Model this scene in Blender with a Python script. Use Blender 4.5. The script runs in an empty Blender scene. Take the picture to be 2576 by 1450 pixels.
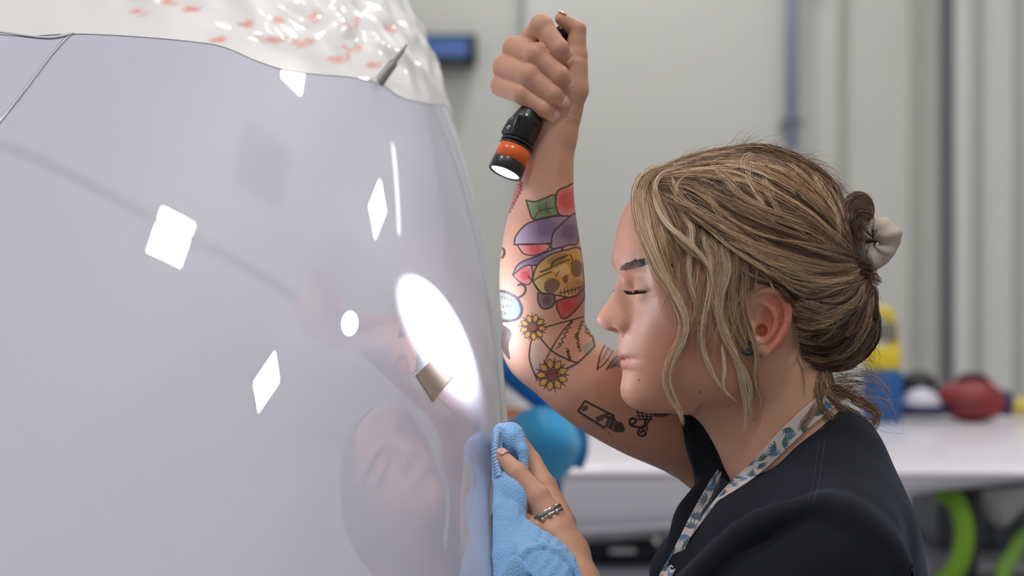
import bpy, math, random
import numpy as np
from mathutils import Vector, Matrix

# ------------------------------------------------------------------ frame of reference
S = 0.000353          # metres per photograph pixel in the focus plane (y = 0)
D = 1.4               # camera distance to that plane
CAM = np.array([0.0, -D, 0.0])

scene = bpy.context.scene
COL = scene.collection

# ------------------------------------------------------------------ camera, world, exposure
cam_d = bpy.data.cameras.new('camera')
cam_d.sensor_width = 36.0
cam_d.lens = 36.0 * D / (2576 * S)
cam_d.clip_start = 0.05
cam_d.clip_end = 100
cam_d.dof.use_dof = True
cam_d.dof.focus_distance = D - 0.012
cam_d.dof.aperture_fstop = (cam_d.lens / 1000.0) / 0.016
cam_d.dof.aperture_blades = 0
cam_o = bpy.data.objects.new('camera', cam_d)
COL.objects.link(cam_o)
cam_o.location = (0, -D, 0)
cam_o.rotation_euler = (math.radians(90), 0, 0)
scene.camera = cam_o

vs = scene.view_settings
vs.view_transform = 'Standard'
vs.look = 'None'
vs.exposure = 0.27
vs.gamma = 1.0
vs.use_curve_mapping = False

world = bpy.data.worlds.new('hall_light')
scene.world = world
world.use_nodes = True
_bg = world.node_tree.nodes['Background']
_bg.inputs['Color'].default_value = (1.0, 0.985, 0.965, 1)
_bg.inputs['Strength'].default_value = 0.29


def area_light(name, loc, target, size, size_y, power, color=(1, 1, 1)):
    d = bpy.data.lights.new(name, 'AREA')
    d.shape = 'RECTANGLE'
    d.size = size
    d.size_y = size_y
    d.energy = power
    d.color = color
    o = bpy.data.objects.new(name, d)
    COL.objects.link(o)
    o.location = loc
    o.rotation_euler = (Vector(target) - Vector(loc)).to_track_quat('-Z', 'Y').to_euler()
    return o


# ------------------------------------------------------------------ helpers: positions
def W(u, v, w=0.0):
    """point seen at photograph pixel (u, v) and lying w pixels (w*S metres) behind the focus plane"""
    y = w * S
    k = 1 + y / D
    return np.array([(u - 1288) * S * k, y, (725 - v) * S * k])


def L(px, w=0.0):
    """length of px photograph pixels at depth w"""
    return px * S * (1 + w * S / D)


# ------------------------------------------------------------------ helpers: materials
def new_mat(name):
    m = bpy.data.materials.new(name)
    m.use_nodes = True
    nt = m.node_tree
    b = nt.nodes['Principled BSDF']
    return m, nt, b


def srgb(r, g, b):
    def f(c):
        c /= 255.0
        return c / 12.92 if c <= 0.04045 else ((c + 0.055) / 1.055) ** 2.4
    return (f(r), f(g), f(b), 1.0)


def simple(name, col, rough=0.5, metal=0.0, coat=0.0, noise=0.0, scale=40.0, bump=0.0, spec=0.5):
    m, nt, b = new_mat(name)
    b.inputs['Base Color'].default_value = col
    b.inputs['Roughness'].default_value = rough
    b.inputs['Metallic'].default_value = metal
    b.inputs['Coat Weight'].default_value = coat
    b.inputs['Specular IOR Level'].default_value = spec
    if noise or bump:
        tc = nt.nodes.new('ShaderNodeTexCoord')
        n = nt.nodes.new('ShaderNodeTexNoise')
        n.inputs['Scale'].default_value = scale
        n.inputs['Detail'].default_value = 4
        nt.links.new(tc.outputs['Object'], n.inputs['Vector'])
        if noise:
            r = nt.nodes.new('ShaderNodeMixRGB')
            r.inputs['Color1'].default_value = tuple(c * (1 - noise) for c in col[:3]) + (1,)
            r.inputs['Color2'].default_value = tuple(min(1, c * (1 + noise)) for c in col[:3]) + (1,)
            nt.links.new(n.outputs['Fac'], r.inputs['Fac'])
            nt.links.new(r.outputs['Color'], b.inputs['Base Color'])
        if bump:
            bp = nt.nodes.new('ShaderNodeBump')
            bp.inputs['Strength'].default_value = bump
            bp.inputs['Distance'].default_value = 0.002
            nt.links.new(n.outputs['Fac'], bp.inputs['Height'])
            nt.links.new(bp.outputs['Normal'], b.inputs['Normal'])
    return m


# ------------------------------------------------------------------ helpers: objects
def link(o, parent=None):
    COL.objects.link(o)
    if parent is not None:
        o.parent = parent
    return o


def tag(o, label=None, cat=None, group=None, kind=None):
    if label:
        o['label'] = label
    if cat:
        o['category'] = cat
    if group:
        o['group'] = group
    if kind:
        o['kind'] = kind
    return o


def empty(name, loc=(0, 0, 0)):
    o = bpy.data.objects.new(name, None)
    o.empty_display_size = 0.05
    o.location = loc
    COL.objects.link(o)
    return o


def mesh_np(name, verts, faces, mat, parent=None, smooth=True, colors=None, cname='tint'):
    """a mesh object from arrays given in world space; parents here are all un-rotated empties or meshes at a location"""
    verts = np.asarray(verts, dtype=np.float32)
    me = bpy.data.meshes.new(name)
    if isinstance(faces, np.ndarray):
        nf, k = faces.shape
        me.vertices.add(len(verts))
        me.vertices.foreach_set('co', verts.ravel())
        me.loops.add(nf * k)
        me.loops.foreach_set('vertex_index', faces.astype(np.int32).ravel())
        me.polygons.add(nf)
        me.polygons.foreach_set('loop_start', np.arange(0, nf * k, k, dtype=np.int32))
        me.update(calc_edges=True)
    else:
        me.from_pydata(verts.tolist(), [], faces)
    me.validate()
    if smooth:
        me.polygons.foreach_set('use_smooth', np.ones(len(me.polygons), dtype=bool))
    if colors is not None:
        a = me.color_attributes.new(cname, 'FLOAT_COLOR', 'POINT')
        c = np.ones((len(verts), 4), dtype=np.float32)
        c[:, :3] = colors
        a.data.foreach_set('color', c.ravel())
    if mat is not None:
        me.materials.append(mat)
    o = bpy.data.objects.new(name, me)
    link(o, parent)
    if parent is not None:
        p = Vector((0, 0, 0))
        q = parent
        while q is not None:
            p += q.location
            q = q.parent
        me.transform(Matrix.Translation(-p))
    return o


class MB:
    """collects simple solids into one mesh"""
    def __init__(self):
        self.v = []
        self.f = []

    def add(self, verts, faces):
        n = len(self.v)
        self.v.extend([tuple(map(float, p)) for p in verts])
        self.f.extend([tuple(int(i) + n for i in f) for f in faces])
        return self

    def box(self, c, size, rz=0.0, ry=0.0, rx=0.0):
        M = Matrix.Rotation(rz, 3, 'Z') @ Matrix.Rotation(ry, 3, 'Y') @ Matrix.Rotation(rx, 3, 'X')
        P = []
        for sx in (-.5, .5):
            for sy in (-.5, .5):
                for sz in (-.5, .5):
                    P.append(Vector(c) + M @ Vector((sx * size[0], sy * size[1], sz * size[2])))
        return self.add(P, [(0, 1, 3, 2), (4, 6, 7, 5), (0, 4, 5, 1), (2, 3, 7, 6), (0, 2, 6, 4), (1, 5, 7, 3)])

    def lathe(self, origin, axis, prof, n=32, cap=True):
        """prof: list of (t along axis, radius)"""
        a = np.array(axis, float)
        a /= np.linalg.norm(a)
        h = np.array([0, 0, 1.0]) if abs(a[2]) < .9 else np.array([1.0, 0, 0])
        e1 = np.cross(a, h); e1 /= np.linalg.norm(e1)
        e2 = np.cross(a, e1)
        P, F = [], []
        for t, r in prof:
            for i in range(n):
                th = 2 * math.pi * i / n
                P.append(np.array(origin) + a * t + r * (math.cos(th) * e1 + math.sin(th) * e2))
        for j in range(len(prof) - 1):
            for i in range(n):
                k = (i + 1) % n
                F.append((j * n + i, j * n + k, (j + 1) * n + k, (j + 1) * n + i))
        if cap:
            F.append(tuple(range(n))[::-1])
            F.append(tuple(range((len(prof) - 1) * n, len(prof) * n)))
        return self.add(P, F)

    def tube(self, pts, rad, n=10, closed=False, flat=1.0):
        P, F = tube_arrays(np.array(pts, float), rad, n, closed, flat)
        return self.add(P, F)

    def build(self, name, mat, parent=None, smooth=True, bevel=0.0, seg=2):
        o = mesh_np(name, np.array(self.v), self.f, mat, parent, smooth)
        if bevel:
            md = o.modifiers.new('soft_edges', 'BEVEL')
            md.width = bevel
            md.segments = seg
            md.limit_method = 'ANGLE'
        return o


def catmull(pts, n):
    """n points along a Catmull-Rom spline through pts (any dimension)"""
    pts = np.asarray(pts, float)
    if len(pts) == 2:
        t = np.linspace(0, 1, n)[:, None]
        return pts[0] * (1 - t) + pts[1] * t
    ext = np.vstack([2 * pts[0] - pts[1], pts, 2 * pts[-1] - pts[-2]])
    m = len(pts) - 1
    t = np.linspace(0, m, n)
    i = np.minimum(t.astype(int), m - 1)
    f = (t - i)[:, None]
    p0, p1, p2, p3 = ext[i], ext[i + 1], ext[i + 2], ext[i + 3]
    return 0.5 * (2 * p1 + (p2 - p0) * f + (2 * p0 - 5 * p1 + 4 * p2 - p3) * f ** 2 + (3 * p1 - p0 - 3 * p2 + p3) * f ** 3)


def tube_arrays(pts, rad, n=10, closed=False, flat=1.0, up=None):
    m = len(pts)
    rad = np.broadcast_to(np.asarray(rad, float), (m,))
    if closed:
        T = np.roll(pts, -1, 0) - np.roll(pts, 1, 0)
    else:
        T = np.gradient(pts, axis=0)
    T /= np.linalg.norm(T, axis=1)[:, None] + 1e-12
    if up is None:
        e = np.cross(T[0], [0.3, 0.2, 1.0])
        if np.linalg.norm(e) < 1e-3:
            e = np.cross(T[0], [1, 0, 0])
    else:
        e = np.array(up, float)
    P = []
    for i in range(m):
        e = e - T[i] * (e @ T[i])
        e /= np.linalg.norm(e) + 1e-12
        b = np.cross(T[i], e)
        for j in range(n):
            th = 2 * math.pi * j / n
            P.append(pts[i] + rad[i] * (math.cos(th) * e + flat * math.sin(th) * b))
    F = []
    for i in range(m if closed else m - 1):
        i2 = (i + 1) % m
        for j in range(n):
            k = (j + 1) % n
            F.append((i * n + j, i * n + k, i2 * n + k, i2 * n + j))
    if not closed:
        F.append(tuple(range(n))[::-1])
        F.append(tuple(range((m - 1) * n, m * n)))
    return np.array(P), F


# ------------------------------------------------------------------ signed-distance modelling
class Field:
    """smooth blend of ellipsoids and tapered capsules, turned into a quad mesh by sparse surface nets"""
    def __init__(self):
        self.prims = []

    def ell(self, c, r, k=0.01, op='+', rot=None):
        c = np.asarray(c, np.float32); r = np.asarray(r, np.float32)
        M = np.eye(3, dtype=np.float32) if rot is None else np.asarray(rot, np.float32)

        def fn(p):
            q = (p - c) @ M
            k0 = np.sqrt(((q / r) ** 2).sum(-1))
            k1 = np.sqrt(((q / (r * r)) ** 2).sum(-1))
            return k0 * (k0 - 1.0) / np.maximum(k1, 1e-6)
        self.prims.append((fn, c, float(r.max()), k, op))
        return self

    def cone(self, a, b, r1, r2, k=0.01, op='+'):
        a = np.asarray(a, np.float32); b = np.asarray(b, np.float32)
        ba = b - a
        l2 = float(ba @ ba)
        rr = r1 - r2
        a2 = l2 - rr * rr
        il2 = 1.0 / max(l2, 1e-12)

        def fn(p):
            pa = p - a
            y = pa @ ba
            z = y - l2
            xx = pa * l2 - y[..., None] * ba
            x2 = (xx * xx).sum(-1)
            y2 = y * y * l2
            z2 = z * z * l2
            kk = np.sign(rr) * rr * rr * x2
            d3 = (np.sqrt(np.maximum(x2 * a2 * il2, 0)) + y * rr) * il2 - r1
            d1 = np.sqrt(x2 + z2) * il2 - r2
            d2 = np.sqrt(x2 + y2) * il2 - r1
            d = np.where(np.sign(z) * a2 * z2 > kk, d1, np.where(np.sign(y) * a2 * y2 < kk, d2, d3))
            return d
        self.prims.append((fn, (a + b) / 2, math.sqrt(l2) / 2 + max(r1, r2), k, op))
        return self

    def chain(self, pts, rads, k=0.01, kin=0.004, op='+'):
        for i in range(len(pts) - 1):
            self.cone(pts[i], pts[i + 1], rads[i], rads[i + 1], k if i == 0 else kin, op)
        return self

    def custom(self, fn, c, R, k=0.0, op='+'):
        self.prims.append((fn, np.asarray(c, np.float32), R, k, op))

    def evaluate(self, pts, centers, hd):
        """pts (nb, m, 3), block centres (nb, 3) with half diagonal hd"""
        d = np.full(pts.shape[:2], 1.0, np.float32)
        for fn, c, R, k, op in self.prims:
            near = np.where(np.linalg.norm(centers - c, axis=1) < R + hd + 1.6 * k + 0.004)[0]
            if len(near) == 0:
                continue
            for ch in np.array_split(near, max(1, len(near) // 150)):
                e = fn(pts[ch]).astype(np.float32)
                a = d[ch]
                if op == '+':
                    if k > 0:
                        h = np.maximum(k - np.abs(a - e), 0) / k
                        d[ch] = np.minimum(a, e) - h * h * k * 0.25
                    else:
                        d[ch] = np.minimum(a, e)
                elif op == '-':
                    e = -e
                    if k > 0:
                        h = np.maximum(k - np.abs(a - e), 0) / k
                        d[ch] = np.maximum(a, e) + h * h * k * 0.25
                    else:
                        d[ch] = np.maximum(a, e)
                elif op == 'd':          # displacement
                    d[ch] = a + e
        return d

    def mesh(self, lo, hi, h, smooth=1):
        lo = np.asarray(lo, float); hi = np.asarray(hi, float)
        B = 12
        n = np.ceil((hi - lo) / (h * B)).astype(int)
        g = np.stack(np.meshgrid(*[np.arange(k) for k in n], indexing='ij'), -1).reshape(-1, 3)
        cen = (lo + (g + 0.5) * B * h).astype(np.float32)
        hd = B * h * 0.5 * math.sqrt(3)
        dc = self.evaluate(cen[:, None, :], cen, hd)[:, 0]
        keep = np.abs(dc) < hd * 1.9
        g = g[keep]; cen = cen[keep]
        m = B + 2
        off = np.stack(np.meshgrid(*[np.arange(-1, B + 1)] * 3, indexing='ij'), -1).reshape(-1, 3)
        V, Q = {}, []
        N = n * B + 4
        gid_all, pos_all, quad_all = [], [], []
        for ch in np.array_split(np.arange(len(g)), max(1, len(g) // 400)):
            gi = g[ch][:, None, :] * B + off[None]
            pts = (lo + gi * h).astype(np.float32)
            d = self.evaluate(pts, cen[ch], hd * (m / B)).reshape(-1, m, m, m)
            d = np.where(np.abs(d) < 1e-9, 1e-9, d)
            sgn = d < 0
            c = m - 1
            cnt = np.zeros((len(ch), c, c, c), np.float32)
            acc = np.zeros((len(ch), c, c, c, 3), np.float32)
            corners = [(i, j, k) for i in (0, 1) for j in (0, 1) for k in (0, 1)]
            for a in corners:
                for ax in range(3):
                    if a[ax] == 1:
                        continue
                    b = list(a); b[ax] = 1
                    sa = tuple([slice(None)] + [slice(x, x + c) for x in a])
                    sb = tuple([slice(None)] + [slice(x, x + c) for x in b])
                    cr = sgn[sa] != sgn[sb]
                    t = d[sa] / np.where(cr, d[sa] - d[sb], 1)
                    cnt += cr
                    for q in range(3):
                        val = (a[q] + (t if q == ax else 0.0))
                        acc[..., q] += np.where(cr, val, 0)
            has = cnt > 0
            bi, ci, cj, ck = np.where(has)
            loc = acc[bi, ci, cj, ck] / cnt[bi, ci, cj, ck][:, None]
            cell = g[ch][bi] * B + np.stack([ci, cj, ck], 1) - 1
            gid_all.append(((cell[:, 0] + 1) * N[1] + cell[:, 1] + 1) * N[2] + cell[:, 2] + 1)
            pos_all.append(lo + (cell + loc) * h)
            for ax in range(3):
                o1, o2 = [(1, 2), (2, 0), (0, 1)][ax]
                sl = [slice(None)] + [slice(1, B + 1)] * 3
                s2 = list(sl); s2[ax + 1] = slice(2, B + 2)
                A_, B_ = sgn[tuple(sl)], sgn[tuple(s2)]
                bi, i0, i1, i2 = np.where(A_ != B_)
                if len(bi) == 0:
                    continue
                base = g[ch][bi] * B + np.stack([i0, i1, i2], 1)
                flip = ~A_[bi, i0, i1, i2]
                ids = []
                for (p, q) in ((-1, -1), (0, -1), (0, 0), (-1, 0)):
                    cc = base.copy()
                    cc[:, o1] += p
                    cc[:, o2] += q
                    ids.append(((cc[:, 0] + 1) * N[1] + cc[:, 1] + 1) * N[2] + cc[:, 2] + 1)
                ids = np.stack(ids, 1)
                ids[flip] = ids[flip][:, ::-1]
                quad_all.append(ids)
        gid = np.concatenate(gid_all); pos = np.concatenate(pos_all)
        u, idx = np.unique(gid, return_index=True)
        P = pos[idx]
        Qd = np.concatenate(quad_all)
        Qi = np.searchsorted(u, Qd)
        ok = (Qi < len(u)).all(1)
        Qi = Qi[ok]; Qd = Qd[ok]
        Qi = Qi[(u[Qi] == Qd).all(1)]
        for _ in range(smooth):
            P = relax(P, Qi)
        return P, Qi


def relax(P, Q, lam=0.5):
    acc = np.zeros_like(P); cnt = np.zeros(len(P))
    for a, b in ((0, 1), (1, 2), (2, 3), (3, 0)):
        for x, y in ((a, b), (b, a)):
            for q in range(3):
                acc[:, q] += np.bincount(Q[:, x], P[Q[:, y], q], len(P))
            cnt += np.bincount(Q[:, x], None, len(P))
    ok = cnt > 0
    out = P.copy()
    out[ok] = P[ok] * (1 - lam) + lam * acc[ok] / cnt[ok][:, None]
    return out


def subdivide_quads(P, Q, sel):
    """split the quads where sel is true into four"""
    keep = Q[~sel]
    q = Q[sel]
    e = np.concatenate([q[:, [0, 1]], q[:, [1, 2]], q[:, [2, 3]], q[:, [3, 0]]])
    e.sort(axis=1)
    key = e[:, 0].astype(np.int64) * (len(P) + 1) + e[:, 1]
    uk, first, inv = np.unique(key, return_index=True, return_inverse=True)
    mid = (P[e[first, 0]] + P[e[first, 1]]) / 2
    n0 = len(P); n1 = n0 + len(mid)
    m = len(q)
    ei = (n0 + inv).reshape(4, m)
    cen = P[q].mean(1)
    ci = n1 + np.arange(m)
    P2 = np.vstack([P, mid, cen])
    new = np.concatenate([
        np.stack([q[:, 0], ei[0], ci, ei[3]], 1), np.stack([ei[0], q[:, 1], ei[1], ci], 1),
        np.stack([ci, ei[1], q[:, 2], ei[2]], 1), np.stack([ei[3], ci, ei[2], q[:, 3]], 1)])
    return P2, np.vstack([keep, new])


def project(P):
    """world points -> photograph pixels and depth w"""
    k = 1 + P[:, 1] / D
    return np.stack([P[:, 0] / (S * k) + 1288, 725 - P[:, 2] / (S * k), P[:, 1] / S], 1)
# ------------------------------------------------------------------ hall: floor, back wall, ceiling with its lamps
FLOOR = -1.5
CEIL = 3.06


def box_obj(name, lo, hi, mat, parent=None, bevel=0.0):
    lo, hi = np.minimum(lo, hi), np.maximum(lo, hi)
    return MB().box((np.array(lo) + hi) / 2, np.array(hi) - lo).build(name, mat, parent, smooth=False, bevel=bevel)


m_wall = simple('painted_wall', srgb(217, 217, 212), 0.6, noise=0.03, scale=1.2)
m_wall_panel = simple('wall_panel_paint', srgb(226, 227, 224), 0.55, noise=0.02, scale=2)
m_floor = simple('hall_floor', srgb(150, 152, 155), 0.35, noise=0.08, scale=3)
WY = 6.0
WW = WY / S
fl = box_obj('floor', (-5, -4, FLOOR - 0.1), (7, WY + 0.3, FLOOR), m_floor)
fl['kind'] = 'structure'
wl = box_obj('wall_back', (-5, WY, FLOOR), (7, WY + 0.2, CEIL), m_wall)
wl['kind'] = 'structure'


def wall_strip(name, u0, u1, depth, mat, v0=-2000, v1=1500, n=1):
    a, b = W(u0, v1, WW), W(u1, v0, WW)
    o = box_obj(name, (a[0], WY - depth, max(a[2], FLOOR)), (b[0], WY, min(b[2], CEIL)), mat, bevel=0.01)
    o['kind'] = 'structure'
    return o


m_pillar = simple('pillar_paint', srgb(222, 222, 222), 0.5)
m_dark = simple('dark_joint', srgb(112, 112, 118), 0.6)
m_rib_shadow = simple('rib_and_shadow_paint', srgb(184, 185, 177), 0.6)
wall_strip('trim_1', 1318, 1384, 0.10, m_pillar)
wall_strip('trim_2', 2362, 2392, 0.05, m_dark)
wall_strip('trim_3', 2394, 2700, 0.05, m_wall_panel)
wall_strip('trim_4', 2436, 2462, 0.07, m_rib_shadow)
wall_strip('trim_5', 2540, 2562, 0.07, m_rib_shadow)
wall_strip('wall_shadow_1', 2108, 2124, 0.03, m_rib_shadow)  # darker strip painted in for a faint shadow on the wall
wall_strip('wall_shadow_2', 2290, 2312, 0.05, m_rib_shadow)  # another darker strip standing in for a faint wall shadow

# blue conduit on the wall
m_conduit = simple('conduit_blue', srgb(176, 186, 210), 0.4)
cd = empty('conduit', W(1985, 392, WW))
cd.location[1] = WY - 0.09
a, b = W(1985, 395, WW), W(1985, -1500, WW)
MB().lathe((a[0], WY - 0.08, a[2]), (0, 0, 1), [(0, .028), (b[2] - a[2] if b[2] < CEIL else CEIL - a[2] - .002, .028)], 20).build('pipe', m_conduit, cd)
for z in (a[2] + .15, a[2] + .9, a[2] + 1.7):
    box_obj('pipe_clip', (a[0] - .045, WY - .11, z - .012), (a[0] + .045, WY, z + .012), simple('clip_grey', srgb(120, 122, 128), .4, .6), cd)
box_obj('outlet_box', (a[0] - .04, WY - .11, a[2] - .07), (a[0] + .04, WY, a[2] + .01), m_conduit, cd, .005)
tag(cd, 'pale blue vertical conduit pipe on the grey back wall', 'pipe')

# screen high on the wall
m_blk = simple('black_plastic', srgb(22, 24, 28), 0.35)
sc_ = empty('wall_monitor', W(1095, 166, WW))
a, b = W(985, 168, WW), W(1200, 98, WW)
y0 = WY - 0.14
mm, nt, bs = new_mat('screen_glow')
tcn = nt.nodes.new('ShaderNodeTexCoord'); nz = nt.nodes.new('ShaderNodeTexNoise'); nz.inputs['Scale'].default_value = 6
rp = nt.nodes.new('ShaderNodeValToRGB')
rp.color_ramp.elements[0].color = srgb(30, 60, 120); rp.color_ramp.elements[1].color = srgb(92, 124, 190)
nt.links.new(tcn.outputs['Object'], nz.inputs['Vector']); nt.links.new(nz.outputs['Fac'], rp.inputs['Fac'])
nt.links.new(rp.outputs['Color'], bs.inputs['Emission Color']); bs.inputs['Emission Strength'].default_value = 0.55
bs.inputs['Base Color'].default_value = (0.02, 0.04, 0.1, 1)
box_obj('housing', (a[0], y0 + .015, a[2]), (b[0], WY, b[2]), m_blk, sc_, .008)
box_obj('display', (a[0] + .02, y0 + .008, a[2] + .028), (b[0] - .035, y0 + .016, b[2] - .012), mm, sc_)
for zz in (0, 1):
    box_obj('bezel', (a[0], y0, (a[2], b[2] - .012)[zz]), (b[0], y0 + .02, (a[2] + .028, b[2])[zz]), m_blk, sc_)
box_obj('bezel', (b[0] - .035, y0, a[2]), (b[0], y0 + .02, b[2]), m_blk, sc_)
tag(sc_, 'black framed monitor with blue display on the back wall', 'monitor')

# ceiling lamps
m_lamp, nt, bs = new_mat('lamp_diffuser')
bs.inputs['Base Color'].default_value = (0.9, 0.9, 0.9, 1)
bs.inputs['Emission Color'].default_value = (1.0, 0.985, 0.96, 1)
bs.inputs['Emission Strength'].default_value = 88.0
m_lframe = simple('lamp_frame', srgb(190, 190, 192), 0.4, 0.3)
LAMPS = [('square ceiling lamp nearest above the white shell', 1.09, 1.07, .25, .19, .42), ('small ceiling lamp mirrored below the masking film', 1.1, 2.40, .20, .22, .5),
         ('square ceiling lamp of two tubes mirrored lowest in the shell', 2.3, 1.29, .18, .22, -.1), ('square ceiling lamp mirrored beside the flashlight beam', 2.43, 3.08, .24, .32, .1),
         ('square ceiling lamp behind the photographer', 0.2, -1.4, .32, .32, 0),
         ('square ceiling lamp above the open hall side', -1.6, -0.6, .32, .32, 0), ('added square ceiling lamp lighting the back wall', 0.3, 5.0, .3, .3, 0)]  # last lamp is added to brighten the wall
for lb, x, y, sx, sy, rz in LAMPS:
    r = empty('ceiling_lamp', (x, y, CEIL))
    c_, s_ = math.cos(rz), math.sin(rz)
    for k in (-1, 1):
        dx = k * sx * .27
        MB().box((x + dx * c_, y + dx * s_, CEIL - .04), (sx * .47, sy, .02), rz=rz).build('diffuser', m_lamp, r, False)
        dx = k * (sx / 2 + .006)
        MB().box((x + dx * c_, y + dx * s_, CEIL - .03), (.012, sy + .02, .055), rz=rz).build('frame', m_lframe, r, False)
        dy = k * (sy / 2 + .006)
        MB().box((x - dy * s_, y + dy * c_, CEIL - .03), (sx + .02, .012, .055), rz=rz).build('frame', m_lframe, r, False)
    MB().box((x, y, CEIL - .012), (sx, sy, .02), rz=rz).build('tray', m_lframe, r, False)
    MB().lathe((x, y, CEIL - .002), (0, 0, 1), [(0, .012), (.35, .012)], 10).build('hanger', m_lframe, r)
    tag(r, lb, 'ceiling lamp', 'square ceiling lamps')
# dark cable duct on the ceiling, seen mirrored in the shell
cab = MB()
cab.tube(catmull([(-.6, .72, CEIL - .03), (.06, .81, CEIL - .03), (.93, 1.04, CEIL - .03), (1.55, 1.35, CEIL - .03), (2.19, 1.75, CEIL - .03), (2.75, 2.15, CEIL - .03)], 40), .026, 8)
tag(cab.build('cable_duct', simple('duct_dark', srgb(92, 92, 100), .6)), 'dark cable duct running along the ceiling', 'duct')
pn = empty('ceiling_panel', (1.33, 1.81, CEIL))
MB().box((1.33, 1.81, CEIL - .02), (.46, .34, .03), rz=.53).build('board', simple('panel_grey', srgb(150, 160, 172), .7), pn, False, .004)
for dx in (-.15, .15):
    MB().lathe((1.33 + dx * .86, 1.81 + dx * .5, CEIL - .006), (0, 0, 1), [(0, .006), (.35, .006)], 8).build('rod', m_lframe, pn)
tag(pn, 'grey suspended ceiling board between the lamps', 'ceiling board')
# strip lamp
x0, y0_ = 2.3, 3.9
r = empty('strip_lamp', (2.5, 3.7, CEIL))
m_strip, nt, bs = new_mat('strip_tube')
bs.inputs['Emission Color'].default_value = (1, .985, .96, 1)
bs.inputs['Emission Strength'].default_value = 3.0
MB().box((2.55, 3.66, CEIL - .05), (.66, .06, .03), rz=-.32).build('tube', m_strip, r, False)
MB().box((2.55, 3.66, CEIL - .02), (.70, .09, .03), rz=-.32).build('tray', m_lframe, r, False)
tag(r, 'narrow ceiling strip lamp near the back wall', 'ceiling lamp')

# ------------------------------------------------------------------ the glossy white shell
EC = np.array([-0.73596, -0.48574, -0.43621])
ERAD = np.exp(np.array([-0.32461, 0.56018, -1.11500]))


def _rot(a, b, c):
    Rx = np.array(Matrix.Rotation(a, 3, 'X')); Ry = np.array(Matrix.Rotation(b, 3, 'Y')); Rz = np.array(Matrix.Rotation(c, 3, 'Z'))
    return Rz @ Ry @ Rx


EM = _rot(0.69083, 0.31130, 0.06713)


def shell_hit(u, v):
    d = W(u, v) - CAM
    d /= np.linalg.norm(d)
    o = EM.T @ (CAM - EC) / ERAD
    dd = EM.T @ d / ERAD
    A, B, C = dd @ dd, o @ dd, o @ o - 1
    q = max(B * B - A * C, 0.0)
    t = (-B - math.sqrt(q)) / A
    P = CAM + d * t
    n = EM @ ((o + t * dd) / ERAD)
    return P, n / np.linalg.norm(n)


def shell_param(P):
    q = EM.T @ (P - EC) / ERAD
    return math.atan2(q[0], q[2]), math.asin(max(-1, min(1, q[1])))


def shell_at(psi, lat, off=0.0):
    """points and normals on the shell; psi, lat arrays"""
    q = np.stack([np.cos(lat) * np.sin(psi), np.sin(lat), np.cos(lat) * np.cos(psi)], -1)
    n = (q / ERAD) @ EM.T
    n /= np.linalg.norm(n, axis=-1, keepdims=True)
    return EC + (q * ERAD) @ EM.T + n * np.asarray(off)[..., None], n


m_shell, nt, bs = new_mat('gloss_white_paint')
bs.inputs['Base Color'].default_value = srgb(198, 199, 216)
bs.inputs['Roughness'].default_value = 0.42
bs.inputs['Specular IOR Level'].default_value = 0.3
bs.inputs['Coat Weight'].default_value = 1.0
bs.inputs['Coat Roughness'].default_value = 0.006
bs.inputs['Coat IOR'].default_value = 2.3

shell = empty('vehicle_nose', tuple(EC))
NU, NV = 256, 280
psi = np.linspace(-math.pi, math.pi, NU + 1)[:-1]
lat = np.linspace(-math.pi / 2 + .004, math.pi / 2 - .004, NV)
PP, LL_ = np.meshgrid(psi, lat)
V, _ = shell_at(PP, LL_, np.zeros_like(PP))
idx = np.arange(NU * NV).reshape(NV, NU)
F = np.stack([idx[:-1], np.roll(idx[:-1], -1, 1), np.roll(idx[1:], -1, 1), idx[1:]], -1).reshape(-1, 4)
keepf = V.reshape(-1, 3)[F].mean(1)[:, 2] > FLOOR + .02
mesh_np('shell', V.reshape(-1, 3), F[keepf], m_shell, shell)


def seam(name, pts, width, mat, parent, off=.0006, n=60, flat=.35):
    q = catmull(pts, n)
    P = np.array([shell_hit(*p)[0] + shell_hit(*p)[1] * off for p in q])
    N = shell_hit(*q[n // 2])[1]
    P3, F3 = tube_arrays(P, width, 6, False, flat, up=np.cross(N, P[1] - P[0]))
    return mesh_np(name, P3, F3, mat, parent)


m_seam = simple('joint_sealant', srgb(150, 150, 160), .25, coat=.8)
m_seam2 = simple('sealant_and_highlight_pale', srgb(214, 214, 220), .15, coat=1)
seam('panel_joint', [(-60, 375), (0, 305), (60, 230), (120, 150), (165, 98), (184, 84)], .0012, m_seam, shell)
seam('panel_joint', [(-60, 366), (4, 300), (64, 225), (124, 146), (168, 96)], .0007, m_seam2, shell, off=.0014)  # pale strip paints the bright highlight running along the joint
seam('panel_joint', [(-60, 76), (0, 82), (70, 92), (130, 96), (184, 84)], .0016, m_seam2, shell, off=.001)
# worn taupe patch on the paint
q = [(1104, 888), (1138, 945), (1088, 1012), (1045, 945)]
g = np.linspace(0, 1, 9)
PV, PN = [], []
for s_ in g:
    for t_ in g:
        u = (1 - s_) * ((1 - t_) * q[0][0] + t_ * q[1][0]) + s_ * ((1 - t_) * q[3][0] + t_ * q[2][0])
        v = (1 - s_) * ((1 - t_) * q[0][1] + t_ * q[1][1]) + s_ * ((1 - t_) * q[3][1] + t_ * q[2][1])
        P, N = shell_hit(u, v)
        PV.append(P + N * .0012); PN.append(P - N * .0005)
PV, PN = np.array(PV), np.array(PN)
i9 = np.arange(81).reshape(9, 9)
Fq = [tuple(x) for x in np.stack([i9[:-1, :-1], i9[:-1, 1:], i9[1:, 1:], i9[1:, :-1]], -1).reshape(-1, 4)]
rim = list(i9[0, :]) + list(i9[1:, -1]) + list(i9[-1, :-1][::-1]) + list(i9[1:-1, 0][::-1])
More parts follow.
